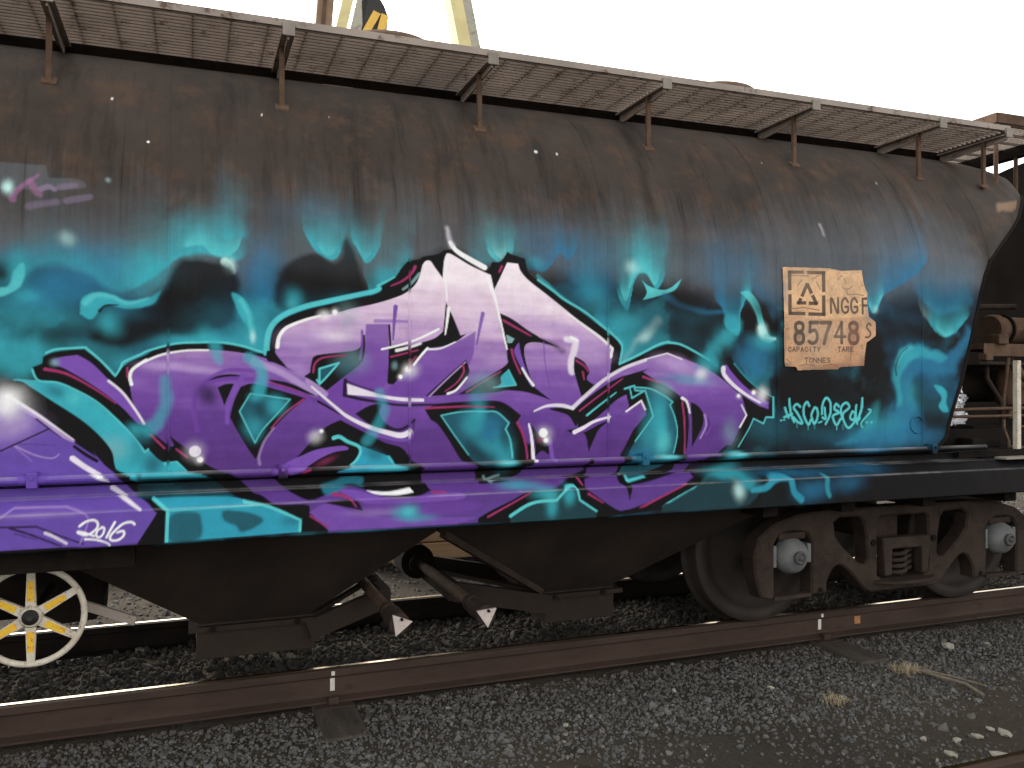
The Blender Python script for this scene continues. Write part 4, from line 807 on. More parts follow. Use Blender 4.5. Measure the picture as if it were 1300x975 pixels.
PANEL = json.loads("""[
["p","PAN",1,1.0,[[3125,2168,1],[3291,2174,1],[3457,2177,1],[3541,2166,1],[3626,2173,1],[3694,2177,1],[3704,2109,1],[3717,2068,1],[3735,2043,1],[3728,1996,1],[3743,1904,1],[3792,1875,1],[3794,1829,1],[3792,1791,1],[3724,1750,1],[3711,1683,1],[3704,1614,1],[3528,1604,1],[3509,1590,1],[3361,1588,1],[3225,1583,1],[3211,1603,1],[3135,1605,1],[3131,1741,1],[3133,1887,1]]],
["p","PAT",7,0.45,[[3126,1887],[3361,1879],[3738,1901],[3796,1860],[3792,1791],[3724,1750],[3709,1607],[3361,1582],[3126,1602]]],
["b","INK",0.5024670687252071,5,4,0.0,[[3580,1827]]],
["b","PAR",0.6804812224562877,3,3,0.0,[[3467,1694]]],
["b","PAR",0.7269171927427368,4,5,0.0,[[3187,1843]]],
["b","PAR",0.5904260421750279,9,4,0.0,[[3481,1976]]],
["b","PAR",0.30990858823653683,6,3,0.0,[[3310,1716]]],
["b","PAT",0.7611624983327085,9,5,0.0,[[3570,1698]]],
["b","PAR",0.5351271285322226,3,5,0.0,[[3417,1895]]],
["b","PAT",0.34706502096984126,3,6,0.0,[[3696,1841]]],
["b","PAR",0.3684215063133872,4,2,0.0,[[3349,1841]]],
["b","INK",0.4691627558424401,4,5,0.0,[[3493,1895]]],
["b","PAR",0.7117944362667228,4,6,0.0,[[3383,1764]]],
["b","INK",0.7275228179521294,8,4,0.0,[[3646,1681]]],
["b","INK",0.7983111149622295,5,4,0.0,[[3290,1779]]],
["b","PAT",0.626004863644237,8,6,0.0,[[3302,1661]]],
["b","PAR",0.6675659159413558,6,3,0.0,[[3495,1709]]],
["b","PAR",0.3084403271039881,4,6,0.0,[[3142,1709]]],
["b","PAT",0.7270683141712315,4,2,0.0,[[3407,1883]]],
["b","INK",0.6521099334217063,5,5,0.0,[[3610,1645]]],
["b","PAR",0.6140938784704904,4,6,0.0,[[3205,1807]]],
["b","PAR",0.7984084685489494,6,4,0.0,[[3596,1789]]],
["b","PAR",0.586470334624611,8,6,0.0,[[3284,1743]]],
["b","PAR",0.7948606185340634,5,6,0.0,[[3377,1823]]],
["b","PAR",0.6697966547735826,5,5,0.0,[[3274,1750]]],
["b","PAT",0.5650440050590032,7,4,0.0,[[3662,2021]]],
["b","INK",0.6354433651329991,9,3,0.0,[[3630,1946]]],
["b","INK",0.452375808494023,3,6,0.0,[[3586,1684]]],
["b","PAR",0.7755852139160452,6,3,0.0,[[3521,1821]]],
["b","INK",0.7121287149919708,4,3,0.0,[[3546,1646]]],
["b","PAR",0.6189671839181279,7,3,0.0,[[3571,1779]]],
["b","PAR",0.4719071395431291,5,4,0.0,[[3335,1680]]],
["b","PAT",0.3242379993095929,8,6,0.0,[[3492,1751]]],
["b","PAR",0.7751337435560061,4,2,0.0,[[3407,1705]]],
["b","PAR",0.31216079562992066,7,3,0.0,[[3683,1973]]],
["b","PAR",0.7454054777796406,5,5,0.0,[[3504,1691]]],
["b","PAT",0.4823479009962538,8,6,0.0,[[3476,1683]]],
["b","PAT",0.7827862316822579,8,3,0.0,[[3576,1712]]],
["b","PAT",0.4422394509429731,8,6,0.0,[[3168,2077]]],
["b","PAR",0.31772096615671347,8,5,0.0,[[3688,1740]]],
["b","INK",0.48746586905300915,3,5,0.0,[[3383,1717]]],
["b","PAR",0.3026627430536254,4,5,0.0,[[3284,2074]]],
["b","INK",0.6185489388716173,4,5,0.0,[[3473,1785]]],
["b","INK",0.7482061776896292,8,4,0.0,[[3327,1620]]],
["b","PAR",0.6383497437114556,4,5,0.0,[[3149,1881]]],
["b","PAR",0.6492193139826926,9,4,0.0,[[3300,1704]]],
["b","INK",0.4447840483080493,4,4,0.0,[[3437,1724]]],
["b","PAT",0.5421279587262733,5,2,0.0,[[3377,1896]]],
["b","PAR",0.5578586420117599,8,3,0.0,[[3366,1760]]],
["b","PAT",0.4932785339370943,6,3,0.0,[[3171,1768]]],
["b","PAT",0.3963591736326649,5,6,0.0,[[3211,1718]]],
["b","PAR",0.7038701804342642,5,5,0.0,[[3334,1653]]],
["b","INK",0.6834512605158096,9,5,0.0,[[3640,1853]]],
["b","PAR",0.7162994941783273,4,6,0.0,[[3629,1778]]],
["b","PAT",0.5034272441046459,6,6,0.0,[[3166,1713]]],
["b","PAR",0.6669200854548889,9,4,0.0,[[3400,1721]]],
["b","PAR",0.4095007749144003,8,4,0.0,[[3389,1877]]],
["b","PAR",0.3398318013069665,9,4,0.0,[[3721,1941]]],
["b","PAR",0.5102827791397864,8,6,0.0,[[3410,1784]]],
["b","PAR",0.5386798720443502,4,4,0.0,[[3347,1754]]],
["b","PAR",0.5246998079322265,8,2,0.0,[[3253,1740]]],
["b","PAR",0.4499591719894602,5,3,0.0,[[3183,1736]]],
["b","PAT",0.7426315327455095,4,4,0.0,[[3298,1954]]],
["b","INK",0.7019886243833856,8,3,0.0,[[3239,1914]]],
["b","PAR",0.6354187099478159,8,3,0.0,[[3172,1687]]],
["b","INK",0.4933540804310067,4,5,0.0,[[3392,1655]]],
["b","INK",0.4017555668488538,6,5,0.0,[[3207,1749]]],
["b","INK",0.5215488350065767,4,4,0.0,[[3301,1785]]],
["b","PAR",0.7892183537091548,8,3,0.0,[[3315,1657]]],
["b","PAR",0.5981778995300322,6,3,0.0,[[3201,1823]]],
["b","INK",0.589886590999984,9,3,0.0,[[3692,1714]]],
["b","PAR",0.7573111603895952,6,4,0.0,[[3190,1942]]],
["b","PAR",0.37732199810377365,4,6,0.0,[[3304,1806]]],
["b","PAT",0.6783311583065234,4,3,0.0,[[3430,1695]]],
["b","PAR",0.6098947978553937,4,5,0.0,[[3595,1716]]],
["b","PAT",0.3368171501429147,4,3,0.0,[[3205,1795]]],
["b","PAR",0.40830674451370663,4,6,0.0,[[3319,1693]]],
["b","INK",0.7259620557384846,7,4,0.0,[[3476,1811]]],
["b","PAT",0.7210415789384588,8,2,0.0,[[3404,1836]]],
["b","PAT",0.5381183875838053,8,3,0.0,[[3323,1904]]],
["b","PAR",0.5137418981653057,7,3,0.0,[[3190,1655]]],
["b","PAR",0.5472343189828868,4,5,0.0,[[3388,1758]]],
["b","PAT",0.48256935303208076,8,4,0.0,[[3363,1665]]],
["b","INK",0.3744251402107539,6,2,0.0,[[3330,1779]]],
["b","PAR",0.38979961197885676,5,6,0.0,[[3587,1631]]],
["b","INK",0.7760790156192814,4,2,0.0,[[3632,1813]]],
["b","PAT",0.45925918084796946,3,6,0.0,[[3675,2073]]],
["b","PAR",0.41126064308442595,5,6,0.0,[[3546,1690]]],
["b","PAR",0.6538534250193584,7,5,0.0,[[3459,1622]]],
["b","PAR",0.6770694409885738,8,3,0.0,[[3568,1675]]],
["b","INK",0.6842203494039427,4,2,0.0,[[3712,1869]]],
["b","PAR",0.3323397969811139,5,4,0.0,[[3586,1726]]],
["b","PAR",0.7432156732486447,7,4,0.0,[[3553,1803]]],
["b","PAR",0.5294905775946677,7,4,0.0,[[3479,1640]]],
["b","INK",0.7018555096047996,8,3,0.0,[[3435,1775]]],
["b","INK",0.3739104120911758,9,3,0.0,[[3679,1722]]],
["b","PAR",0.5490976094115698,5,2,0.0,[[3206,1880]]],
["b","PAR",0.615412798064352,8,5,0.0,[[3696,2086]]],
["b","PAT",0.4704297988071445,8,3,0.0,[[3316,1731]]],
["b","PAR",0.32547263195495235,8,6,0.0,[[3383,1618]]],
["b","PAT",0.44095041427083825,5,6,0.0,[[3470,2057]]],
["b","INK",0.34328923765998703,4,3,0.0,[[3355,1756]]],
["b","PAR",0.4748684325572641,4,4,0.0,[[3401,1647]]],
["b","PAR",0.5517601781134418,5,3,0.0,[[3672,1783]]],
["b","PAR",0.3912421285522635,6,5,0.0,[[3531,1852]]],
["b","INK",0.7561830669743688,8,5,0.0,[[3688,1730]]],
["b","PAR",0.6569053118121356,4,4,0.0,[[3650,1718]]],
["b","PAT",0.5852372204314868,3,4,0.0,[[3473,1993]]],
["b","INK",0.7031637804925546,8,2,0.0,[[3145,1648]]],
["b","PAR",0.6815992523319416,7,4,0.0,[[3497,1706]]],
["b","PAR",0.4890670813466671,7,5,0.0,[[3554,2016]]],
["b","PAT",0.5490203155441958,3,3,0.0,[[3267,1808]]],
["b","INK",0.6190417719707658,6,5,0.0,[[3602,1761]]],
["b","PAR",0.705834515279641,4,4,0.0,[[3680,1876]]],
["b","INK",0.5104740059070791,5,4,0.0,[[3626,1768]]],
["b","PAR",0.4739252404819303,5,4,0.0,[[3517,1692]]],
["b","PAR",0.3238619974014883,9,5,0.0,[[3463,1861]]],
["b","PAT",0.729001486111029,3,5,0.0,[[3248,1981]]],
["b","PAT",0.5419176360806853,7,4,0.0,[[3140,1737]]],
["b","PAR",0.6508694176276988,8,4,0.0,[[3239,1918]]],
["b","PAR",0.46598484995142786,5,2,0.0,[[3315,1722]]],
["b","PAT",0.576618625058473,6,6,0.0,[[3238,1696]]],
["b","PAG",0.5,89,63,0.0,[[3297,1788]]],
["b","PAG",0.4,124,54,0.0,[[3407,1701]]],
["b","PAT",0.5,127,73,0.0,[[3566,1673]]],
["b","PAT",0.4,132,36,0.0,[[3270,1935]]],
["b","PAT",0.6,82,37,0.0,[[3642,1636]]],
["b","PAT",0.4,77,63,0.0,[[3207,1669]]],
["b","PAG",0.3,111,45,0.0,[[3297,1847]]],
["p","INK",1,0.92,[[3162,2130,1],[3274,2135,1],[3274,2155,1],[3162,2150,1]]],
["p","INK",1,0.92,[[3297,2135,1],[3424,2138,1],[3428,2158,1],[3297,2155,1]]],
["p","INK",1,0.92,[[3162,2148,1],[3162,2037,1],[3186,2038,1],[3186,2149,1]]],
["p","INK",1,0.92,[[3162,2015,1],[3162,1898,1],[3186,1899,1],[3186,2016,1]]],
["p","INK",1,0.92,[[3166,1897,1],[3280,1898,1],[3281,1918,1],[3167,1917,1]]],
["p","INK",1,0.92,[[3301,1897,1],[3424,1898,1],[3425,1918,1],[3302,1917,1]]],
["p","INK",1,0.92,[[3400,2155,1],[3400,2036,1],[3425,2037,1],[3425,2157,1]]],
["p","INK",1,0.92,[[3399,2017,1],[3399,1901,1],[3424,1901,1],[3424,2018,1]]],
["p","INK",1,0.92,[[3287,2087,1],[3246,2008,1],[3268,2001,1],[3309,2081,1]]],
["p","INK",1,0.92,[[3241,1999,1],[3219,1965,1],[3241,1956,1],[3262,1991,1]]],
["p","INK",1,0.92,[[3221,1958,1],[3288,1960,1],[3288,1980,1],[3221,1977,1]]],
["p","INK",1,0.92,[[3304,1959,1],[3368,1959,1],[3369,1979,1],[3305,1979,1]]],
["p","INK",1,0.92,[[3284,2077,1],[3315,2020,1],[3337,2029,1],[3306,2085,1]]],
["p","INK",1,0.92,[[3320,2011,1],[3351,1957,1],[3374,1967,1],[3343,2020,1]]],
["l","INK",2,0.92,14.6,14.6,[[3463,1919,1],[3463,2003,1]]],
["l","INK",2,0.92,14.6,14.6,[[3472,2000,1],[3507,1920,1]]],
["l","INK",2,0.92,14.6,14.6,[[3515,2005,1],[3515,1921,1]]],
["l","INK",2,0.92,14.8,14.8,[[3695,1922,1],[3695,2008,1],[3734,2011,1]]],
["l","INK",2,0.92,14.8,14.8,[[3698,1969,1],[3724,1969,1]]],
["l","INK",2,0.92,14.7,14.7,[[3587,1985],[3568,2007],[3547,1991],[3541,1963],[3547,1933],[3566,1921],[3587,1934],[3587,1957,1],[3568,1956]]],
["l","INK",2,0.92,14.7,14.7,[[3655,1987],[3636,2009],[3615,1993],[3609,1965],[3615,1935],[3634,1923],[3655,1936],[3655,1959,1],[3636,1958]]],
["l","INK",2,0.92,22.0,22.0,[[3237,1857],[3213,1845],[3216,1816],[3237,1803],[3261,1817],[3262,1847],[3237,1857]]],
["l","INK",2,0.92,22.9,22.9,[[3237,1803],[3210,1786],[3212,1750],[3237,1737],[3264,1751],[3264,1788],[3237,1803]]],
["l","INK",2,0.92,22.6,22.6,[[3626,1867],[3600,1855],[3603,1825],[3626,1812],[3650,1826],[3651,1856],[3626,1867]]],
["l","INK",2,0.92,23.6,23.6,[[3626,1812],[3597,1795],[3599,1757],[3626,1744],[3654,1758],[3654,1796],[3626,1812]]],
["b","INK",0.5,27,40,0.0,[[3235,1780]]],
["b","PAR",0.6,52,74,0.0,[[3626,1795]]],
["l","INK",2,0.92,23.1,23.1,[[3368,1860,1],[3313,1858,1]]],
["l","INK",2,0.92,21.1,21.1,[[3315,1858,1],[3311,1805,1]]],
["l","INK",2,0.92,21.1,21.1,[[3311,1805],[3347,1815],[3364,1786],[3356,1752],[3329,1740],[3304,1750]]],
["l","INK",2,0.92,23.2,23.2,[[3390,1860,1],[3459,1862,1]]],
["l","INK",2,0.92,23.2,23.2,[[3459,1857],[3435,1810],[3412,1741]]],
["l","INK",2,0.92,21.5,21.5,[[3539,1747,1],[3539,1865,1]]],
["l","INK",2,0.92,15.6,15.6,[[3536,1861,1],[3492,1783,1]]],
["l","INK",2,0.92,17.5,17.5,[[3489,1781,1],[3564,1783,1]]],
["l","INK",2,0.92,10.9,10.9,[[3756,1853],[3738,1865],[3723,1843],[3738,1824],[3754,1804],[3738,1784],[3715,1782]]],
["l","INK",1,0.85,6.6,6.6,[[3181,1710,1],[3172,1715,1],[3162,1708,1],[3162,1698,1],[3172,1690,1],[3181,1696,1]]],
["l","INK",1,0.85,6.7,6.7,[[3190,1691,1],[3200,1716,1],[3210,1691,1]]],
["l","INK",1,0.85,6.7,6.7,[[3194,1699,1],[3206,1700,1]]],
["l","INK",1,0.85,6.7,6.7,[[3219,1691,1],[3219,1716,1],[3235,1715,1],[3237,1709,1],[3233,1704,1],[3219,1702,1]]],
["l","INK",1,0.85,6.7,6.7,[[3248,1691,1],[3257,1717,1],[3267,1692,1]]],
["l","INK",1,0.85,6.7,6.7,[[3252,1700,1],[3263,1700,1]]],
["l","INK",1,0.85,6.7,6.7,[[3296,1712,1],[3286,1717,1],[3277,1709,1],[3277,1699,1],[3286,1692,1],[3296,1697,1]]],
["l","INK",1,0.85,6.7,6.7,[[3315,1718,1],[3315,1692,1]]],
["l","INK",1,0.85,6.7,6.7,[[3335,1718,1],[3354,1718,1]]],
["l","INK",1,0.85,6.7,6.7,[[3344,1718,1],[3344,1693,1]]],
["l","INK",1,0.85,6.7,6.7,[[3364,1718,1],[3374,1706,1],[3384,1719,1]]],
["l","INK",1,0.85,6.7,6.7,[[3374,1706,1],[3374,1693,1]]],
["l","INK",1,0.85,6.8,6.8,[[3511,1721,1],[3532,1721,1]]],
["l","INK",1,0.85,6.8,6.8,[[3522,1721,1],[3522,1695,1]]],
["l","INK",1,0.85,6.8,6.8,[[3542,1696,1],[3552,1721,1],[3563,1696,1]]],
["l","INK",1,0.85,6.8,6.8,[[3546,1705,1],[3558,1705,1]]],
["l","INK",1,0.85,6.8,6.8,[[3572,1696,1],[3572,1722,1],[3589,1721,1],[3591,1714,1],[3587,1709,1],[3572,1708,1]]],
["l","INK",1,0.85,6.9,6.9,[[3583,1708,1],[3593,1696,1]]],
["l","INK",1,0.85,6.9,6.9,[[3624,1722,1],[3603,1722,1],[3603,1696,1],[3624,1697,1]]],
["l","INK",1,0.85,6.9,6.9,[[3603,1709,1],[3620,1710,1]]],
["l","INK",1,0.85,6.7,6.7,[[3275,1655,1],[3297,1655,1]]],
["l","INK",1,0.85,6.7,6.7,[[3286,1655,1],[3286,1628,1]]],
["l","INK",1,0.85,6.7,6.7,[[3317,1655,1],[3307,1647,1],[3307,1637,1],[3317,1629,1],[3328,1637,1],[3328,1648,1],[3317,1655,1]]],
["l","INK",1,0.85,6.7,6.7,[[3338,1629,1],[3338,1656,1],[3360,1629,1],[3360,1656,1]]],
["l","INK",1,0.85,6.8,6.8,[[3370,1629,1],[3370,1656,1],[3392,1629,1],[3392,1656,1]]],
["l","INK",1,0.85,6.8,6.8,[[3424,1657,1],[3402,1656,1],[3402,1630,1],[3424,1630,1]]],
["l","INK",1,0.85,6.8,6.8,[[3402,1643,1],[3419,1643,1]]],
["l","INK",1,0.85,6.8,6.8,[[3455,1653,1],[3445,1657,1],[3435,1651,1],[3438,1645,1],[3452,1642,1],[3455,1635,1],[3445,1630,1],[3435,1634,1]]],
["l","PAG",2,0.92,5.8,5.8,[[3453,1708,1],[3464,1708,1]]],
["l","INK",2,0.7,5.8,5.8,[[3514,2112,1],[3545,2140,1]]],
["l","INK",2,0.7,5.9,5.9,[[3561,2122,1],[3577,2094,1]]],
["l","INK",2,0.7,5.9,5.9,[[3547,2068,1],[3571,2058,1],[3604,2067,1],[3623,2081,1]]],
["l","INK",2,0.7,5.9,5.9,[[3577,2058,1],[3585,2027,1],[3642,2034,1],[3704,2027,1]]],
["l","INK",2,0.7,5.7,5.7,[[3225,2065,1],[3261,2101,1]]],
["l","INK",2,0.7,5.8,5.8,[[3333,2108,1],[3379,2132,1]]],
["l","INK",2,0.7,5.8,5.8,[[3361,2094,1],[3388,2051,1]]],
["l","INK",2,0.7,5.7,5.7,[[3184,2123,1],[3306,2124,1]]],
["l","INK",2,0.7,5.7,5.7,[[3193,1933,1],[3270,1943,1],[3379,1931,1]]],
["l","PAR",2,0.7,6.6,6.6,[[3153,1646,1],[3180,1625,1]]],
["l","PAR",2,0.7,6.7,6.7,[[3234,1610,1],[3297,1620,1],[3343,1610,1]]],
["l","PAR",2,0.7,6.8,6.8,[[3407,1612,1],[3472,1620,1],[3509,1609,1]]],
["l","PAR",2,0.7,6.9,6.9,[[3604,1749,1],[3611,1704,1],[3599,1643,1]]],
["l","PAR",2,0.7,6.6,6.6,[[3144,1814,1],[3166,1822,1]]],
["b","BLK",0.7,54,27,0.0,[[3135,1602]]],
["b","BLU",0.35,27,89,0.0,[[3135,2033]]],
["b","BLK",0.5,47,46,0.0,[[3709,1629]]],
["b","BLK",0.55,226,23,0.0,[[3435,1593]]],
["b","BLK",0.4,22,107,0.0,[[3126,1741]]],
["b","PAG",0.35,99,72,0.0,[[3270,2112]]],
["b","PAG",0.3,138,83,0.0,[[3566,2080]]],
["b","PAR",0.5,172,23,0.0,[[3547,1613]]],
["b","HAZ",0.4,282,14,0.0,[[3410,2179]]],
["b","DTE",0.4,35,65,0.0,[[3738,1920]]],
["b","PAG",0.3,170,64,0.0,[[3453,1806]]]
]""")

# ------------------------------------------------------------------ ground
def gheight(x, y):
    h = -.195+.05*(fbm(x/1.1+40, y/1.1+40, 5)-.5)+.022*(fbm(x/.16+40, y/.16+40, 8, 3)-.5)
    h = h-.05*np.clip((3.75-y)/.7, 0, 1)*np.clip((y-2.0)/.5, 0, 1)            # shallow trough between the tracks
    h = h+.035*((y > 4.68) & (y < 5.77))
    return h
gx = np.concatenate([-np.geomspace(900, 1.6, 60), np.arange(-1.5, 9.5, .065), np.geomspace(9.6, 900, 60)])
gy = np.concatenate([-np.geomspace(900, .2, 40), np.arange(0, 10.5, .065), np.geomspace(10.6, 1200, 70)])
GX, GY = np.meshgrid(gx, gy); GZ = gheight(GX, GY)
m, t, b = nodes('dirt_and_fine_gravel'); v = coords(t); n1 = noise(t, v, .9, 6); n2 = noise(t, v, 38, 5, .75)
c = mixc(t, ramp(t, n1, .38, .64), (.058, .050, .041), (.084, .070, .054)); c = mixc(t, ramp(t, n2, .35, .7), mixc(t, .4, c, (.03, .028, .026)), c); c = mixc(t, ramp(t, noise(t, v, 120, 3, .8), .66, .74), c, (.12, .115, .10))
c = mixc(t, ramp(t, noise(t, v, 2.2, 4), .60, .72), c, (.026, .022, .019)); t.links.new(c, b.inputs['Base Color']); b.inputs['Roughness'].default_value = .95; b.inputs['Specular IOR Level'].default_value = .04; bump(t, b, n2, .9, .03); M['dirt'] = m
ground = mesh_np('ground', np.stack([GX, GY, GZ], -1).reshape(-1, 3), grid_faces(len(gx), len(gy)), M['dirt']); tag(ground, 'dark dirt and fine gravel of the rail yard', kind='structure')
# crushed ballast, far too many stones to count
def stones(name, n, region, size, label, keep=None, seed=1, tone=.098):
    rg = np.random.default_rng(seed); p = (1+5**.5)/2
    V0 = np.array([(-1, p, 0), (1, p, 0), (-1, -p, 0), (1, -p, 0), (0, -1, p), (0, 1, p), (0, -1, -p), (0, 1, -p), (p, 0, -1), (p, 0, 1), (-p, 0, -1), (-p, 0, 1)])/1.9
    F0 = np.array([(0, 11, 5), (0, 5, 1), (0, 1, 7), (0, 7, 10), (0, 10, 11), (1, 5, 9), (5, 11, 4), (11, 10, 2), (10, 7, 6), (7, 1, 8), (3, 9, 4), (3, 4, 2), (3, 2, 6), (3, 6, 8), (3, 8, 9), (4, 9, 5), (2, 4, 11), (6, 2, 10), (8, 6, 7), (9, 8, 1)])
    y0, y1 = region; y = rg.uniform(y0, y1, n); x0 = y*-.26-.9; x1 = y*1.36+1.2; x = x0+(x1-x0)*rg.uniform(0, 1, n)
    k = np.ones(n, bool) if keep is None else keep(x, y, rg); x, y = x[k], y[k]; n = len(x)
    sc = size*np.exp(rg.normal(0, .38, n)); sh = rg.uniform(.55, 1.25, (n, 1, 3)); sh[:, :, 2] *= .75
    V = V0[None]*sh*(1+rg.normal(0, .16, (n, 12, 1)))
    q = rg.normal(size=(n, 4)); q /= np.linalg.norm(q, axis=1)[:, None]; a, b_, c_, d_ = q.T
    Rm = np.stack([1-2*(c_*c_+d_*d_), 2*(b_*c_-a*d_), 2*(b_*d_+a*c_), 2*(b_*c_+a*d_), 1-2*(b_*b_+d_*d_), 2*(c_*d_-a*b_), 2*(b_*d_-a*c_), 2*(c_*d_+a*b_), 1-2*(b_*b_+c_*c_)], 1).reshape(n, 3, 3)
    V = np.einsum('nij,nkj->nki', Rm, V)*sc[:, None, None]*.5
    z = gheight(x, y)-sc*(.10 if tone > .05 else -.06)+rg.uniform(0, .005, n)
    V += np.stack([x, y, z], 1)[:, None, :]
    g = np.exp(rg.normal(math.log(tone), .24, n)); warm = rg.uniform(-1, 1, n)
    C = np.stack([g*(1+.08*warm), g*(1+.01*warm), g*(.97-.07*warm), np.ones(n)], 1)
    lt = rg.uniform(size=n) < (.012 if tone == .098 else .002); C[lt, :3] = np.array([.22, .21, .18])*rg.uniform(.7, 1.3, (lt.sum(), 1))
    rs = .45*np.exp(-((y-4.565)/.22)**2)*rg.uniform(.3, 1, n); C[:, :3] = C[:, :3]*(1-rs[:, None])+np.array([.075, .047, .034])*rs[:, None]      # rust washed off the rail
    F = (F0[None]+12*np.arange(n)[:, None, None]).reshape(-1, 3)
    o = mesh_np(name, V.reshape(-1, 3), F, M['gravel'], None, False, np.repeat(C, 12, 0), 'tone'); tag(o, label, 'gravel', kind='stuff'); return o
m, t, b = nodes('crushed_blue_metal'); at = t.nodes.new('ShaderNodeVertexColor'); at.layer_name = 'tone'; t.links.new(mixc(t, ramp(t, noise(t, coords(t), 45, 4), .3, .75), at.outputs[0], mixc(t, .45, at.outputs[0], (.07, .055, .04))), b.inputs['Base Color']); b.inputs['Roughness'].default_value = 1.; b.inputs['Specular IOR Level'].default_value = .05; M['gravel'] = m
def keep_near(x, y, rg):
    d = fbm(x/.8+9, y/.8+9, 15); bare = np.clip((3.66-y+.6*(fbm(x/.5+3, y/.5+3, 19)-.5))/.32, 0, 1)
    u = rg.uniform(size=len(x)); sl = (np.abs((x-.70+.32) % .64-.32) < .11) & (y > 3.98) & (y < 4.55) & ((np.abs(x-.7) < .2) | (np.abs(x-3.9) < .2)) & (rg.uniform(size=len(x)) < .8) & (y > 4.16)
    return (u < (1-.95*bare*np.clip(.7+1.2*(d-.4), .4, 1))) & (np.abs(y-4.565) > .085) & ~sl
stones('ballast_gravel', 54000, (2.62, 4.62), .0175, 'grey crushed stone ballast in front of the near rail', keep_near, 1)
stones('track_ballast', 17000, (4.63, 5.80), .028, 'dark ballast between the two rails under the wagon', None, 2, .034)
stones('yard_gravel', 10000, (5.9, 10.5), .036, 'pale grey gravel of the yard beyond the wagon', None, 3, .10)

# ------------------------------------------------------------------ track
NEAR, FAR, SIDE = 4.565, 5.85, 2.50
def rail(y, label, mt='rail'):
    h = [(-.066, -.165), (.066, -.165), (.066, -.154), (.02, -.142), (.0085, -.125), (.0085, -.048), (.034, -.036), (.0355, -.006), (.031, -.001), (-.031, -.001), (-.0355, -.006), (-.034, -.036), (-.0085, -.048), (-.0085, -.125), (-.02, -.142), (-.066, -.154)]
    n = len(h); xs = [-40, 60]; mb = MB(); v = [(x, y+a, z) for x in xs for a, z in h]
    mb.add(v, [(i, (i+1) % n, n+(i+1) % n, n+i) for i in range(n)]); mb.add(v[:n], [tuple(range(n))]); mb.add(v[n:], [tuple(range(n-1, -1, -1))])
    o = mb.build('rail', M[mt]); tag(o, label, 'rail', 'rails of the yard'); bm_ = bmesh.new(); bm_.from_mesh(o.data); bmesh.ops.recalc_face_normals(bm_, faces=bm_.faces[:]); bm_.to_mesh(o.data); bm_.free()
    MB().box(-40, 60, y+.004, y+.027, -.004, .0015).build('running_surface', M['railtop'], o); return o
r1 = rail(NEAR, 'rusty rail nearest the wagon side with bright worn running surface')
rail(FAR, 'far rail seen through the gaps beneath the wagon hoppers', 'grime'); rail(SIDE, 'rail of the next track at the bottom right corner')  # far rail gets the darker steel to stand in for the wagon's shadow
for x in (.704, 3.90):
    MB().box(x-.012, x+.012, NEAR-.0115, NEAR-.0088, -.118, -.052).build('paint_mark', M['white'], r1); MB().box(x-.009, x+.009, NEAR-.0375, NEAR-.0350, -.030, -.008).build('paint_mark', M['white'], r1)
MB().box(4.19, 4.24, NEAR-.0115, NEAR-.0088, -.110, -.06).build('rust_mark', M['orange'], r1)
ORD = ['first', 'second', 'third', 'fourth', 'fifth', 'sixth', 'seventh', 'eighth', 'ninth', 'tenth', 'eleventh', 'twelfth', 'thirteenth', 'fourteenth']
for i in range(-3, 11):
    x = .70+.64*i; vis = i in (0, 5)
    o = MB().box(x-.11, x+.11, 4.06, 6.36, -.36, -.172 if vis else -.20, .012).build('sleeper', M['sleeper'])
    lab = {0: 'weathered sleeper end poking out below the white mark on the near rail', 5: 'sleeper end under the near rail in front of the bogie'}.get(i, 'sleeper buried in ballast, %s along the track from the left' % ORD[i+3])
    tag(o, lab, 'sleeper', 'sleepers under the track')
    if not vis: continue
    MB().box(x-.09, x+.09, NEAR-.12, NEAR+.12, -.178, -.166).build('base_plate', M['rail'], o)
    for s_ in (-1, 1): MB().box(x-.028, x+.028, NEAR+s_*.066-.022, NEAR+s_*.066+.022, -.166, -.13, .006).build('rail_clip', M['rail'], o)

# ------------------------------------------------------------------ the hopper wagon
YC = 5.20
wag = thing('hopper_wagon', 'long brown grain hopper wagon sprayed with purple and teal graffiti', 'wagon', (1.4, YC, 0))
PROF = [(1.09, 3.95), (2.15, 3.955), (2.30, 3.975), (2.42, 4.01), (2.60, 4.09), (2.75, 4.18), (2.89, 4.29), (3.02, 4.44), (3.12, 4.63), (3.18, 4.86), (3.205, 5.2)]
def smooth_profile():
    P = np.array(PROF); z = np.array([1.09]); pts = spline([tuple(p*1000) for p in P], False, 60)/1000.
    for _ in range(900): pts[1:-1] = .25*pts[:-2]+.5*pts[1:-1]+.25*pts[2:]
    s = np.concatenate([[0], np.cumsum(np.hypot(*np.diff(pts, axis=0).T))]); return pts, s
PP, PS = smooth_profile()
def at_s(s): return np.interp(s, PS, PP[:, 0]), np.interp(s, PS, PP[:, 1])       # z, y
def y_of(z): return float(np.interp(z, PP[:, 0], PP[:, 1]))
xs = list(np.arange(-2600., -1000., 9.))
while xs[-1] < 5050: xs.append(xs[-1]+3.7*(1+max(0, xs[-1])/4200))
xs = np.array(xs); zs = np.arange(838, 2990, 3.7)
CV = Canvas(xs, zs); CV.run(ART)
EZ = [1.09, 1.16, 1.286, 1.564, 1.919, 2.169, 2.284, 2.40, 2.575, 2.9, 3.1, 3.21]; EX = [4.25, 4.335, 4.371, 4.48, 4.587, 4.663, 4.731, 4.74, 4.765, 4.78, 4.83, 4.88]
s_d = np.arange(0, PS[-1], .0037); z_d, _ = at_s(s_d); s_all = np.concatenate([s_d[z_d < 2.62], np.arange(s_d[z_d < 2.62][-1]+.02, PS[-1], .02), [PS[-1]]])
zz, yy = at_s(s_all); xm = np.concatenate([np.linspace(-3.4, -2.61, 8), xs[xs < 4780]/1000.])
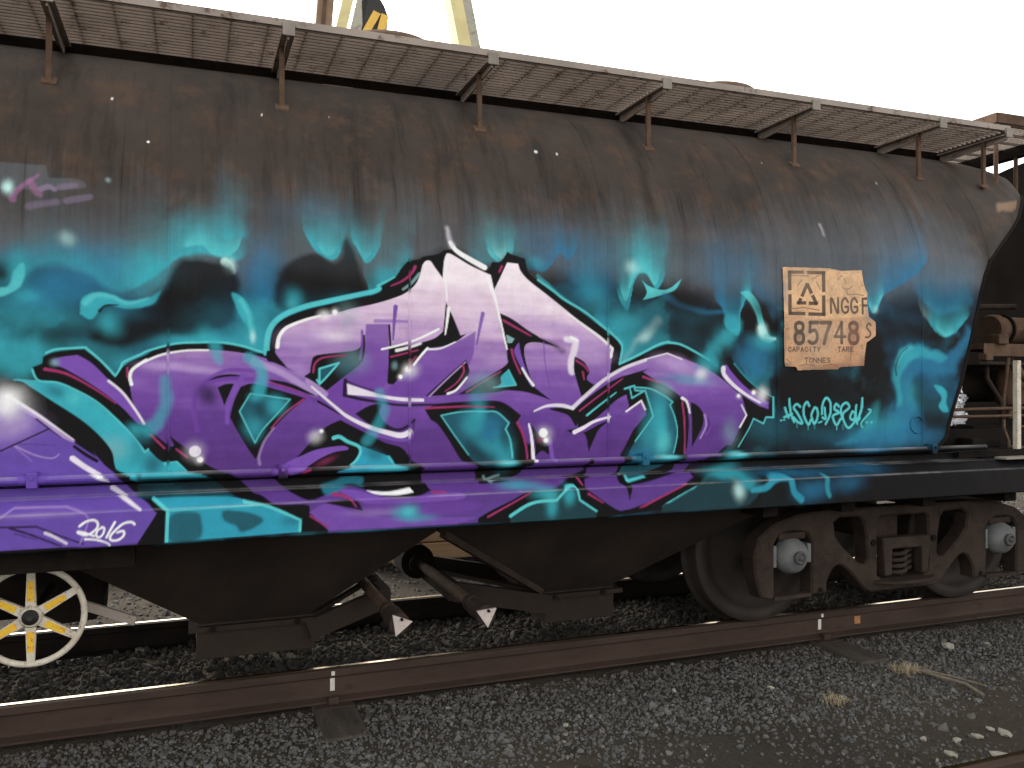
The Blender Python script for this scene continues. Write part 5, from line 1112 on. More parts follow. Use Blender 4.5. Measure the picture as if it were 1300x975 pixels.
XX = np.repeat(xm[None], len(zz), 0); e = np.interp(zz, EZ, EX)[:, None]; k = np.clip((XX-4.0)/(xm[-1]-4.0), 0, 1); XX = np.where(XX > 4.0, 4.0+(e-4.0)*k, XX)
ZZ = np.repeat(zz[:, None], len(xm), 1); YY = np.repeat(yy[:, None], len(xm), 1)
YY = YY+.006*(fbm(XX/.7+5, ZZ/.7+5, 71, 3)-.5)+.003*np.cos(XX*2*math.pi/1.05+.55)*np.clip((2.2-ZZ)/.3, 0, 1)   # slight oil-canning of the plate between the seams
colr = CV.sample(XX*1000, np.clip(ZZ, 0, 2.985)*1000); colr[..., 3] *= (ZZ < 2.97)
shell = mesh_np('tank_shell', np.stack([XX, YY, ZZ], -1).reshape(-1, 3), grid_faces(len(xm), len(zz)), M['tank'], wag, True, colr.reshape(-1, 4))
tag(shell, 'dark sooty brown tank side covered in purple and teal lettering')
# far half of the tank, sloping end and nose
xf = np.linspace(-3.4, 4.25, 12); zf, yf = at_s(np.linspace(0, PS[-1], 40)); V = np.array([[x, 2*YC-y, z] for z, y in zip(zf, yf) for x in xf])
V2 = V.reshape(40, 12, 3).copy(); V2[:, :, 0] = -3.4+(np.interp(zf, EZ, EX)[:, None]+3.4)*np.linspace(0, 1, 12)[None]
blank = lambda n: np.tile([0, 0, 0, 0.], (n, 1))
mesh_np('tank_far_side', V2.reshape(-1, 3), grid_faces(12, 40)[:, ::-1], M['tank'], wag, True, blank(480))
rim_k = np.array([(4.731, 3.97, 2.284), (4.944, 4.05, 2.433), (5.267, 4.2, 2.626), (5.564, 4.4, 2.835), (5.76, 4.6, 2.956), (5.92, 4.8, 3.09), (6.03, 5.0, 3.19), (6.05, 5.2, 3.205)])
cz_k = np.array([2.284, 2.40, 2.52, 2.66, 2.82, 2.98, 3.12, 3.205]); tt = np.linspace(0, 7, 57); cz = np.interp(tt, range(8), cz_k)
crease = np.stack([np.interp(cz, EZ, EX), [y_of(z) for z in cz], cz], 1); rim = np.stack([np.interp(tt, range(8), rim_k[:, j]) for j in range(3)], 1)
for _ in range(6): rim[1:-1] = .25*rim[:-2]+.5*rim[1:-1]+.25*rim[2:]
ww = np.linspace(0, 1, 30); NV = crease[:, None]*(1-ww)[None, :, None]+rim[:, None]*ww[None, :, None]; NV[:, :, 1] -= (.05*np.sin(math.pi*ww)*np.clip(tt/3, 0, 1)[:, None])
ncol = np.zeros((57, 30, 4)); u_ = ww[None]+.05*(fbm(NV[..., 0]*20, NV[..., 2]*20, 4)-.5); v_ = tt[:, None]+.35*(fbm(NV[..., 0]*9, NV[..., 2]*9, 14)-.5)
pm = np.clip((u_-.30)/.06, 0, 1)*np.clip((.86-u_)/.06, 0, 1)*np.clip((v_-2.35)/.2, 0, 1)*np.clip((3.1-v_)/.2, 0, 1); ncol[..., :3] = (.24, .155, .10); ncol[..., 3] = pm*.9
for side in (0, 1):
    V = NV.copy(); c_ = ncol.copy()
    if side: V[:, :, 1] = 2*YC-V[:, :, 1]; c_[..., 3] = 0
    F = grid_faces(30, 57); mesh_np('tank_nose', V.reshape(-1, 3), F if not side else F[:, ::-1], M['tank'], wag, True, c_.reshape(-1, 4))
low = np.array([(np.interp(z, EZ, EX), y_of(z), z) for z in np.linspace(1.09, 2.284, 14)]); edge = np.concatenate([low, rim[1:]])
far = edge.copy(); far[:, 1] = 2*YC-far[:, 1]; far[-1] = edge[-1]+np.array([0, 1e-4, 0]); n_ = len(edge)
mesh_np('end_slope_sheet', np.concatenate([edge, far]), np.array([(i, n_+i, n_+i+1, i+1) for i in range(n_-1)]), M['grime'], wag)
MB().box(-3.4, 4.26, 3.99, 2*YC-3.99, 1.075, 1.0885).build('tank_floor', M['grime'], wag); MB().box(-3.43, -3.40, 3.96, 2*YC-3.96, 1.08, 2.9).build('tank_end', M['grime'], wag)
# rolled edge at the tank end, weld seams
ed = edge[:14+26]+np.array([.004, 0, 0]); MB().path([tuple(p) for p in ed], .012, 8).build('end_rim', M['grime'], wag)
for x in (-1.14, -.09, .975, 2.03, 3.095, 4.16):
    mb = MB(); sv = np.linspace(.0, PS[-1]*.93, 90); zv, yv = at_s(sv); wv = .0055; pts = []
    for z, y in zip(zv, yv): pts += [(x-wv*1.4, y+.004, z), (x-wv*.5, y-.0035, z), (x+wv*.5, y-.0035, z), (x+wv*1.4, y+.004, z)]
    P_ = np.array(pts); c_ = CV.sample(P_[:, 0]*1000, np.clip(P_[:, 2], 0, 2.98)*1000); c_[:, 3] *= (P_[:, 2] < 2.97)
    F = np.array([(4*i+j, 4*i+j+1, 4*i+j+5, 4*i+j+4) for i in range(89) for j in range(3)]); mesh_np('weld_seam', P_, F, M['tank'], wag, True, c_)
# round inspection plug near the tank end
mb = MB(); mb.path([(4.115+.05*math.cos(a), 3.950, 1.262+.05*math.sin(a)) for a in np.linspace(0, 2*math.pi, 41)], .0045, 8)
PLUG = mb
# side sill: face plate, sloping flange, recessed web
sp = [(3.93, .838), (3.808, .838), (3.80, .845)]+[(3.80, z) for z in np.arange(.852, .984, .0047)]+[(3.803, .988)]+[(3.803+(3.93-3.803)*q, .988+(1.032-.988)*q) for q in np.linspace(.06, .97, 14)]+[(3.934, 1.036), (3.942, 1.034), (3.99, 1.030)]+[(3.992, z) for z in np.arange(1.034, 1.082, .004)]+[(3.985, 1.0835), (3.95, 1.0835)]
sp = np.array(sp); xsill = np.concatenate([np.linspace(-3.6, -2.61, 8), xs/1000., np.linspace(5.2, 6.3, 12)])
SX = np.repeat(xsill[None], len(sp), 0); SY = np.repeat(sp[:, :1], len(xsill), 1); SZ = np.repeat(sp[:, 1:], len(xsill), 1)
sc_ = CV.sample(SX*1000, SZ*1000); sc_[..., 3] *= np.clip((5.9-SX)/.5, 0, 1)
edge_w = np.exp(-((SZ-.988)/.0035)**2)+np.exp(-((SZ-1.036)/.004)**2); ew = .42*np.clip(edge_w, 0, 1)[..., None]*np.clip(fbm(SX*9, SZ*40, 37, 3)*1.7-.25, 0, 1)[..., None]; sc_[..., :3] = sc_[..., :3]*(1-ew)+np.array([.36, .34, .33])*ew      # pale edge highlights painted in, patchy like worn dusty metal
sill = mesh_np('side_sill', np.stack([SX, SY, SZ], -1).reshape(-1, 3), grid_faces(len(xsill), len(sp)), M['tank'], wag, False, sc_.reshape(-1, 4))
# brake pipe along the top of the sill
xp = np.concatenate([np.linspace(-3.6, -2.61, 6), xs[xs < 4650][::2]/1000.]); na = 12; ang = np.linspace(0, 2*math.pi, na, endpoint=False)
PX = np.repeat(xp[None], na+1, 0); PY_ = np.repeat(3.918-.0165*np.cos(np.append(ang, 0))[:, None], len(xp), 1); PZ_ = np.repeat(1.114+.0165*np.sin(np.append(ang, 0))[:, None], len(xp), 1)
pcl = CV.sample(PX*1000, PZ_*1000); dw = (.40*np.clip((PZ_-1.119)/.006, 0, 1)*np.clip(fbm(PX*7, PZ_*9, 47, 3)*1.6-.2, 0, 1))[..., None]; pcl[..., :3] = pcl[..., :3]*(1-dw)+np.array([.36, .35, .34])*dw  # highlight along the pipe's top painted in as patchy dust grey
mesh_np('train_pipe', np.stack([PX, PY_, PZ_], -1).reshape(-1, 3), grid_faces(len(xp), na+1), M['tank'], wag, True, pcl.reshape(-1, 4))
def coloured(mb, name, parent, smooth=False):
    P = np.array([tuple(p) for p in mb.v]); c = CV.sample(P[:, 0]*1000, P[:, 2]*1000); o = mb.build(name, M['tank'], parent)
    a = o.data.color_attributes.new('paint', 'FLOAT_COLOR', 'POINT'); a.data.foreach_set('color', c.astype(np.float32).ravel()); return o
coloured(PLUG, 'inspection_plug', wag)
for x in (-.60, .385, 2.22, 4.20):
    mb = MB().tube((x-.05, 3.918, 1.114), (x-.02, 3.918, 1.114), .019, n=12).tube((x+.02, 3.918, 1.114), (x+.05, 3.918, 1.114), .019, n=12).box(x-.02, x+.02, 3.893, 3.948, 1.082, 1.146, .004).tube((x, 3.892, 1.125), (x, 3.886, 1.125), .009, n=6)
    coloured(mb, 'pipe_clamp', wag)
# underframe seen below the sill
MB().box(-3.4, 6.2, 4.9, 5.5, .74, .86).build('centre_sill', M['grime'], wag)
MB().box(-3.4, -.22, 3.93, 4.02, .735, .838).build('lower_sill_beam', M['grime'], wag)
MB().box(-3.4, 6.2, 3.94, 2*YC-3.9, .842, .90).build('underframe_deck', M['grime'], wag)
mb = MB()
for x in (3.05, 3.6, 4.22, 4.9, 5.5): mb.box(x-.05, x+.05, 3.96, 6.4, .76, .842)
mb.build('cross_bearers', M['grime'], wag)
# ---------------- data panel: the old stencilled patch left bare
px_ = np.arange(3100, 3835, 2.3); pz_ = np.arange(1575, 2195, 2.3); PC = Canvas(px_, pz_); PC.foot = 2.6; PC.wx *= 0; PC.wz *= 0; PC.run(PANEL[:1]); mk = PC.a > .5; PC.run(PANEL[1:])
idx = -np.ones(mk.shape, int); idx[mk] = np.arange(mk.sum()); q = mk[:-1, :-1] & mk[1:, :-1] & mk[:-1, 1:] & mk[1:, 1:]
jj, ii = np.nonzero(q); F = np.stack([idx[jj, ii], idx[jj, ii+1], idx[jj+1, ii+1], idx[jj+1, ii]], 1); Vx, Vz = PC.X[mk]/1000, PC.Z[mk]/1000
PVy = np.interp(Vz, PP[:, 0], PP[:, 1])-.0065
m, t, b = nodes('old_stencilled_paint'); at = t.nodes.new('ShaderNodeVertexColor'); at.layer_name = 'paint'; v = coords(t)
c = mixc(t, ramp(t, noise(t, v, 9, 6, .75), .42, .68), at.outputs[0], mixc(t, .5, at.outputs[0], (.17, .11, .075))); c = mixc(t, ramp(t, noise(t, v, 70, 4, .8), .60, .70), c, (.10, .055, .035)); t.links.new(c, b.inputs['Base Color']); b.inputs['Roughness'].default_value = .75; bump(t, b, noise(t, v, 30, 5), .4, .006)
pan = mesh_np('data_panel', np.stack([Vx, PVy, Vz], 1), F, m, wag, True, np.concatenate([PC.rgb[mk], np.ones((mk.sum(), 1))], 1)); tag(pan, 'torn tan patch stencilled with wagon numbers in dark paint')

# ---------------- walkway
WZ, WY0, WY1 = 3.205, 4.09, 4.78; BX = [-1.585, -.575, .428, 1.44, 2.455, 3.47, 4.465, 5.04]
for i in range(len(BX)-1):
    a, b_ = BX[i]+.004, BX[i+1]-.004; mb = MB()
    for j in range(18): y = WY0+.016+j*.0385; mb.box(a, b_, y-.004, y+.004, WZ-.034, WZ)
    n = max(2, round((b_-a)/.162))
    for j in range(n): x = a+(b_-a)*(j+.5)/n; mb.box(x-.004, x+.004, WY0+.006, WY1-.01, WZ-.024, WZ-.014)
    mb.build('walkway_grating', M['walk'], wag)
MB().box(-1.6, 5.06, WY0-.006, WY0+.003, WZ-.030, WZ+.004).build('walkway_edge', M['walk'], wag)
MB().box(-1.6, 5.05, WY1-.02, WY1-.005, WZ-.115, WZ).build('walkway_beam', M['grime'], wag)
MB().box(-1.6, 5.05, 4.635, 4.65, WZ-.125, WZ-.036).box(-1.6, 5.05, 4.60, 4.634, WZ-.125, WZ-.115).build('walkway_beam', M['grime'], wag)
MB().box(.66, .82, 4.592, 4.599, WZ-.122, WZ-.100).build('small_plate', M['walk'], wag)
for x in BX:
    br = MB().add([(x+s_*.004, y, z) for s_ in (-1, 1) for y, z in ((WY0+.004, WZ-.052), (WY0+.004, WZ-.085), (4.63, WZ-.115), (4.63, WZ-.052))], [(0, 1, 2, 3), (7, 6, 5, 4), (0, 4, 5, 1), (1, 5, 6, 2), (2, 6, 7, 3), (3, 7, 4, 0)]).box(x-.03, x+.03, WY0+.006, 4.632, WZ-.0595, WZ-.0515).build('walkway_bracket', M['walk'], wag)
    MB().box(x-.028, x+.028, WY0-.018, WY0-.009, WZ-.075, WZ-.012, .003).build('end_plate', M['walkend'], br)
    yp = 4.262; zb = float(np.interp(yp, PP[:, 1], PP[:, 0])); po = MB().box(x-.026, x-.002, yp-.010, yp+.010, zb-.02, WZ-.062).build('walkway_post', M['rust'], wag)
    MB().add([(x-.045, yp-.02, zb-.022), (x+.018, yp-.02, zb-.022), (x+.018, yp+.02, zb+.012), (x-.045, yp+.02, zb+.012), (x-.045, yp-.02, zb-.012), (x+.018, yp-.02, zb-.012), (x+.018, yp+.02, zb+.022), (x-.045, yp+.02, zb+.022)], [(0, 3, 2, 1), (4, 5, 6, 7), (0, 1, 5, 4), (1, 2, 6, 5), (2, 3, 7, 6), (3, 0, 4, 7)]).build('foot_plate', M['rust'], po)
# end cross platform
mb = MB()
for j in range(17): x = 5.32+j*.047; mb.box(x-.004, x+.004, 4.40, 6.0, 3.37, 3.405)
for j in range(10): y = 4.45+j*.165; mb.box(5.31, 6.09, y-.006, y+.006, 3.352, 3.3695)
mb.build('walkway_grating', M['walk'], wag)
MB().box(5.30, 5.311, 4.39, 6.0, 3.35, 3.42).box(5.312, 6.1, 4.385, 4.398, 3.35, 3.42).build('walkway_edge', M['rust'], wag)
MB().box(5.98, 6.06, 4.41, 6.0, 3.27, 3.35).box(5.35, 5.41, 4.41, 6.0, 3.27, 3.35).build('walkway_beam', M['grime'], wag)
for x, y, z in ((5.38, 4.46, 2.78), (6.0, 4.8, 2.9)): MB().tube((x, y, z), (x, y, 3.27), .016, n=10).build('platform_post', M['rust'], wag)
# hatches
for x in (-1.24, 1.13, 3.50):
    h = MB().lathe([(.31, 0), (.31, .36), (.335, .36), (.335, .385), (.31, .385)], Matrix.Translation((x, YC, 3.105)), 40).build('hatch', M['rust'], wag)
    MB().lathe([(.345, 0), (.35, .03), (.30, .085), (.18, .125), (.0001, .14)], Matrix.Translation((x, YC, 3.492)), 40).build('lid', M['rust'], h)
# ---------------- hoppers and discharge gear
def hopper(rings, out, gate):
    mb = MB(); v = []
    for x0, x1, y0, z in rings: v += [(x0, y0, z), (x1, y0, z), (x1, 2*YC-y0, z), (x0, 2*YC-y0, z)]
    f = [(4*i+j, 4*i+(j+1) % 4, 4*i+4+(j+1) % 4, 4*i+4+j) for i in range(len(rings)-1) for j in range(4)]; mb.add(v, f); mb.add(v[-4:], [(0, 1, 2, 3)])
    h = mb.build('hopper', M['hopper'], wag, False); x0, x1 = out
    MB().box(x0, x1, 4.74, 2*YC-4.74, .06, .25, .008).box(x0-.04, x1+.04, 4.70, 2*YC-4.70, .215, .2405).build('outlet_box', M['hopper'], h)
    a, b_ = gate
    MB().bar((a[0], 4.72, a[1]), (b_[0], 4.72, b_[1]), .05, .11).bar((a[0], 5.60, a[1]), (b_[0], 5.60, b_[1]), .05, .11).bar((b_[0], 4.70, b_[1]), (b_[0], 5.62, b_[1]), .06, .10).bar((a[0], 4.75, a[1]+.06), (b_[0], 5.0, b_[1]+.055), .04, .02).build('gate_frame', M['hopper'], h)
    for x in np.linspace(rings[-1][0]+.06, rings[-1][1]-.06, 2): MB().tube((x, 4.692, .228), (x, 4.68, .228), .016, n=6).build('bolt', M['grime'], h)
    return h
hopper([(-.76, 1.165, 4.02, .90), (-.58, 1.165, 4.18, .755), (.05, .60, 4.75, .245)], (.03, .64), ((.60, .17), (1.02, .31)))
hopper([(1.175, 3.43, 4.02, .90), (1.175, 3.15, 4.18, .755), (1.99, 2.43, 4.75, .245)], (2.00, 2.47), ((2.03, .18), (1.42, .31)))
for x, a0 in ((.944, -22), (1.385, 4)):
    sh = MB().tube((x, 4.06, .35), (x, 5.75, .35), .031, n=20).build('operating_shaft', M['rust'], wag)
    MB().tube((x, 4.03, .35), (x, 4.20, .35), .050, n=20).tube((x, 4.26, .35), (x, 4.30, .35), .044, n=20).build('shaft_collar', M['bogie'], sh)
    MB().tube((x, 5.30, .35), (x, 5.34, .35), .075, n=24).tube((x, 5.40, .35), (x, 5.64, .35), .11, n=24).build('gear_drum', M['grime'], sh)
    tri = [(x+.06*math.cos(R(a0+q)), .35+.06*math.sin(R(a0+q))) for q in (30, 150, 270)]
    mb = MB(); mb.prism(tri, 4.014, 4.029); mb.build('end_plate', M['pinkplate'], sh)
    MB().tube((x+.005, 4.0, .375), (x+.005, 4.014, .375), .007, n=8).build('hole_bolt', M['grime'], sh)
MB().bar((1.20, 4.17, .745), (1.97, 4.72, .26), .035, .035).build('hopper_edge_angle', M['bogie'], wag)
# ---------------- hand brake, reservoir and rods at the left
hb = MB().tube((-.64, 4.16, .508), (-.64, 4.75, .508), .016, n=12).build('hand_brake', M['grime'], wag)
HM = Matrix.Translation((-.64, 4.15, .508)) @ Matrix.Rotation(R(90), 4, 'X')
mb = MB(); n, k_ = 64, 14; v = []
for i in range(n):
    for j in range(k_): r_ = .206+.0135*math.cos(2*math.pi*j/k_); v.append(HM @ Vector((r_*math.cos(2*math.pi*i/n), r_*math.sin(2*math.pi*i/n), .0135*math.sin(2*math.pi*j/k_))))
mb.add(v, [(i*k_+j, ((i+1) % n)*k_+j, ((i+1) % n)*k_+(j+1) % k_, i*k_+(j+1) % k_) for i in range(n) for j in range(k_)], True); mb.build('wheel_rim', M['cream'], hb)
for i in range(6):
    a = R(90+60*i); d = Vector((math.cos(a), 0, math.sin(a))); s_ = Vector((-math.sin(a), 0, math.cos(a))); c0 = Vector((-.64, 4.15, .508)); v = []
    for r_, w_ in ((.03, .021), (.198, .0145)):
        for yy_ in (-.012, .010): v += [c0+d*r_-s_*w_+Vector((0, yy_, 0)), c0+d*r_+s_*w_+Vector((0, yy_, 0))]
    mb = MB().add(v, [(0, 1, 5, 4), (2, 6, 7, 3), (0, 4, 6, 2), (1, 3, 7, 5), (4, 5, 7, 6), (0, 2, 3, 1)]); mb.build('spoke', M['cream'], hb)
    v = []
    for r_, w_ in ((.066, .0145), (.152, .0115)):
        for yy_ in (-.0155, -.0125): v += [c0+d*r_-s_*w_+Vector((0, yy_, 0)), c0+d*r_+s_*w_+Vector((0, yy_, 0))]
    MB().add(v, [(0, 1, 5, 4), (2, 6, 7, 3), (0, 4, 6, 2), (1, 3, 7, 5), (4, 5, 7, 6), (0, 2, 3, 1)]).build('spoke_stripe', M['yellow'], hb)
MB().lathe([(.048, -.012), (.048, .014), (.040, .022)], HM, 24).build('hub', M['cream'], hb)
MB().lathe([(.033, .0225), (.033, .028), (.022, .028), (.022, .034), (.012, .034), (.012, .042)], HM, 24).build('hub_nut', M['black'], hb)
MB().tube((-1.9, 5.0, .47), (-.42, 5.0, .47), .17, n=28).build('air_reservoir', M['grime'], wag)
MB().prism([(-.75, .84), (-.28, .84), (-.36, .60), (-.45, .30), (-.75, .28)], 4.84, 4.88).build('hanger_plate', M['grime'], wag)
MB().bar((-.46, 4.32, .50), (-.235, 4.28, .415), .022, .040).build('brake_lever', M['walk'], wag)
# ---------------- bogie
bog = MB().box(4.12, 4.32, 4.30, 6.1, .50, .70, .02).build('bogie', M['bogie'], wag); tag(bog, 'rusty cast bogie with two grey axle caps')
BXC = 4.22
def half(pts): return [(BXC+x, z) for x, z in pts]+[(BXC-x, z) for x, z in reversed(pts)]
out = [(.60, .74), (.80, .725), (.98, .68), (1.10, .60), (1.135, .48), (1.12, .36), (1.085, .245), (.995, .225), (.985, .25), (.985, .555), (.955, .605), (.90, .625), (.80, .625), (.745, .605), (.715, .555), (.715, .235), (.60, .232), (.595, .30), (.575, .345), (.545, .385), (.51, .40), (.475, .39), (.44, .365), (.30, .225), (.26, .212)]
wl_ = [(-.545, .66), (-.53, .57), (-.47, .50), (-.345, .395), (-.305, .39), (-.285, .42), (-.295, .55), (-.315, .65), (-.345, .685), (-.50, .69)]
cw = [(-.205, .66), (-.205, .31), (-.17, .285), (.17, .285), (.205, .31), (.205, .66), (.18, .68), (-.18, .68)]
holes = [[(BXC+x, z) for x, z in wl_], [(BXC-x, z) for x, z in wl_], [(BXC+x, z) for x, z in cw]]
sf = MB().prism(half(out), 4.16, 4.28, .012, holes).build('side_frame', M['bogie'], bog)
fr = MB().prism(half(out), 2*YC-4.28, 2*YC-4.16, .0, holes).build('side_frame', M['bogie'], bog)
# raised ribs along the diagonals, bolt bosses
for s_ in (-1, 1):
    MB().bar((BXC+s_*.985, 4.19, .232), (BXC+s_*.715, 4.19, .236), .05, .022).build('retainer_bar', M['bogie'], bog)
    MB().tube((BXC+s_*.655, 4.158, .262), (BXC+s_*.655, 4.148, .262), .014, n=6).build('bolt', M['grime'], bog)
    MB().tube((BXC+s_*.245, 4.158, .52), (BXC+s_*.245, 4.15, .52), .02, n=10).build('bolt', M['grime'], bog)
mb = MB(); v = [(BXC+.26*math.cos(a), 4.20-.13*math.sin(a)) for a in np.linspace(0, math.pi, 18)]; nn = len(v)
mb.add([(x, y, z) for z in (.268, .284) for x, y in v], [tuple(range(nn)), tuple(range(2*nn-1, nn-1, -1))]+[(i, i+nn, i+1+nn, i+1) for i in range(nn-1)]); mb.build('spring_seat', M['bogie'], bog)
MB().prism([(BXC-.19, .545), (BXC+.20, .545), (BXC+.20, .50), (BXC+.175, .31), (BXC+.13, .31), (BXC+.125, .475), (BXC-.11, .475), (BXC-.115, .31), (BXC-.17, .31), (BXC-.19, .50)], 4.135, 4.20, .006).build('wedge_housing', M['bogie'], bog)
for dx, dy in ((-.035, 4.20), (.075, 4.27)):
    pts = [(BXC+dx+.062*math.cos(a), dy+.062*math.sin(a), .30+.17*a/(2*math.pi*4.5)) for a in np.linspace(0, 2*math.pi*4.5, 120)]; MB().path(pts, .0145, 8).build('coil_spring', M['bogie'], bog)
for ax in (-.85, .85):
    x = BXC+ax
    for y, sg in ((NEAR, -1), (FAR, 1)):
        Mx = Matrix.Translation((x, y, .46)) @ Matrix.Rotation(R(-90*sg), 4, 'X')
        w = MB().lathe([(.0001, .075), (.11, .075), (.125, .03), (.30, .005), (.375, .03), (.38, .065), (.455, .065), (.46, .055), (.462, -.03), (.468, -.045), (.488, -.055), (.490, -.075), (.47, -.085), (.38, -.08), (.36, -.03), (.13, -.05), (.10, -.09), (.0001, -.09)], Mx, 72).build('wheel', M['tread'], bog)
    MB().tube((x, 4.25, .46), (x, 6.15, .46), .075, n=20).build('axle', M['grime'], bog)
    Mc = Matrix.Translation((x, 4.215, .478)) @ Matrix.Rotation(R(90), 4, 'X')
    MB().lathe([(.108, 0), (.110, .03), (.099, .065), (.078, .09), (.05, .10), (.048, .104)], Mc, 36).build('axle_cap', M['cap'], bog)
    MB().lathe([(.038, .104), (.042, .118), (.034, .125), (.025, .125), (.025, .118), (.014, .118), (.014, .135), (.0001, .135)], Mc, 20).build('cap_boss', M['boss'], bog)
    MB().box(x-.165, x-.112, 4.17, 4.24, .415, .545, .006).build('axle_box', M['cap'], bog); MB().box(x+.112, x+.15, 4.17, 4.24, .43, .545, .006).build('axle_box', M['cap'], bog)
    MB().box(x-.10, x+.10, 4.17, 4.25, .575, .618, .01).build('bearing_adapter', M['bogie'], bog)
# ---------------- gear on the end platform
MB().box(4.45, 6.3, 3.95, 2*YC-3.95, 1.05, 1.088).build('end_platform', M['grime'], wag)
MB().box(4.72, 5.12, 3.84, 3.925, 1.04, 1.052).build('step_plate', M['walkend'], wag)
MB().box(4.995, 5.03, 3.985, 4.02, 1.02, 1.66, .004).build('handrail_post', M['cream'], wag)
bc = MB().lathe([(.105, 0), (.115, .02), (.115, .06), (.10, .07), (.10, .5), (.06, .52), (.0001, .52)], Matrix.Translation((5.66, 4.75, 1.92)) @ Matrix.Rotation(R(90), 4, 'Y'), 28).build('brake_cylinder', M['rust'], wag)
MB().lathe([(.118, 0), (.118, .018)], Matrix.Translation((5.78, 4.75, 1.92)) @ Matrix.Rotation(R(90), 4, 'Y'), 28).build('cylinder_band', M['grime'], bc)
MB().box(5.30, 6.2, 4.50, 4.95, 1.76, 1.80).box(5.30, 6.2, 4.49, 4.50, 1.71, 1.80).build('equipment_shelf', M['rust'], wag)
MB().tube((5.35, 4.9, 1.50), (6.2, 4.9, 1.50), .13, n=26).build('air_tank', M['grime'], wag)
MB().lathe([(.09, 0), (.10, .02), (.10, .22), (.07, .28), (.0001, .29)], Matrix.Translation((5.72, 4.62, 1.36)), 22).build('valve_body', M['rust'], wag)
MB().box(5.1, 6.2, 5.5, 5.58, 1.09, 2.4).box(5.2, 6.25, 5.3, 5.38, 1.55, 1.62).box(5.2, 6.25, 4.95, 5.01, 1.60, 1.66).build('end_frame', M['grime'], wag)
for pts, r_ in (([(4.78, 4.4, 1.33), (5.3, 4.4, 1.335), (6.2, 4.4, 1.34)], .012), ([(4.78, 4.35, 1.285), (5.2, 4.35, 1.285), (5.7, 4.38, 1.285), (6.2, 4.4, 1.285)], .010), ([(5.12, 4.12, 1.22), (5.5, 4.15, 1.235)], .007), ([(5.0, 4.05, 1.09), (5.06, 4.1, 1.13), (5.14, 4.2, 1.21), (5.2, 4.25, 1.26)], .009), ([(5.0, 4.05, 1.10), (5.3, 4.1, 1.075), (5.6, 4.1, 1.09)], .009), ([(5.5, 4.5, 1.09), (5.5, 4.5, 1.4), (5.55, 4.5, 1.7)], .014)):
    MB().path(pts, r_, 8).build('brake_rod', M['rust'], wag)
for pts, r_ in (([(5.62, 4.55, 1.76), (5.60, 4.5, 1.62), (5.70, 4.45, 1.50), (5.85, 4.5, 1.46), (6.1, 4.6, 1.5)], .018), ([(5.45, 4.6, 1.74), (5.40, 4.55, 1.55), (5.48, 4.5, 1.38), (5.44, 4.45, 1.10)], .016), ([(5.9, 4.62, 1.92), (5.95, 4.55, 1.84), (6.1, 4.5, 1.82)], .012), ([(5.25, 4.5, 1.66), (5.7, 4.52, 1.655), (6.2, 4.55, 1.66)], .014), ([(5.3, 5.0, 2.15), (5.8, 5.0, 2.12), (6.3, 5.05, 2.14)], .022)): MB().path(pts, r_, 8).build('brake_hose', M['bogie'], wag)
for x, y, z, s_ in ((5.46, 4.48, 1.83, .05), (5.56, 4.47, 1.30, .06), (5.30, 4.46, 1.70, .035)): MB().box(x-s_, x+s_, y-.02, y+.05, z-s_*.7, z+s_*.7, .008).build('bracket', M['rust'], wag)
MB().box(4.72, 5.6, 4.3, 4.34, 1.09, 1.20).box(4.8, 5.05, 4.15, 4.28, 1.088, 1.15, .01).box(5.15, 5.5, 4.45, 4.6, 1.09, 1.22, .01).build('linkage_block', M['grime'], wag)
# crumpled foil jammed behind the tank end
fx = np.linspace(0, 1, 26); FX, FZ = np.meshgrid(fx, fx); FXX = 5.17+.27*FX+.12*FZ*(1-FX); FZZ = 1.20+.36*FZ*(1-.45*FX)
FYY = 4.72+.16*(fbm(FX*5, FZ*5, 91, 3)-.5)+.07*np.abs(fbm(FX*11, FZ*11, 93, 2)-.5)+.05*FX
foil = mesh_np('foil_sheet', np.stack([FXX, FYY, FZZ], -1).reshape(-1, 3), grid_faces(26, 26), M['foil'], None, False); tag(foil, 'crumpled silver foil sheet jammed behind the tank end', 'foil')
md = foil.modifiers.new('thickness', 'SOLIDIFY'); md.thickness = .003

# ------------------------------------------------------------------ next wagon
nb = thing('neighbouring_wagon', 'dark brown wagon coupled behind the graffiti wagon at the right edge', 'wagon', (9, YC, 0))
pr_ = [(1.05, 3.97)]+[(z, y) for z, y in PROF[1:]]; zf, yf = at_s(np.linspace(0, PS[-1], 36)); zf = zf*1.0+.24*np.clip((zf-2)/1.2, 0, 1)
ring = [(y, z) for z, y in zip(zf, yf)]+[(2*YC-y, z) for z, y in zip(zf[-2::-1], yf[-2::-1])]; n = len(ring); mb = MB()
xsn = [6.75, 6.78, 13.0]; v = [(x, YC+(y-YC)*s_, z if s_ == 1 else 2.2+(z-2.2)*s_) for x, s_ in zip(xsn, (.985, 1, 1)) for y, z in ring]
mb.add(v, [(k*n+i, k*n+i+1, (k+1)*n+i+1, (k+1)*n+i) for k in range(2) for i in range(n-1)]); mb.add(v[:n], [tuple(range(n))]); mb.build('tank', M['tankshade'], nb, False)
MB().box(6.62, 13, 3.95, 6.45, .84, 1.06).build('side_sill', M['grime'], nb)
MB().box(6.70, 13, 4.09, 4.78, 3.50, 3.54).box(6.70, 6.80, 4.1, 6.3, 3.55, 3.60).build('walkway', M['rust'], nb)
for y in (4.2, 6.2): MB().tube((6.70, y, 1.06), (6.70, y, 2.3), .02, n=10).build('handrail', M['rust'], nb)
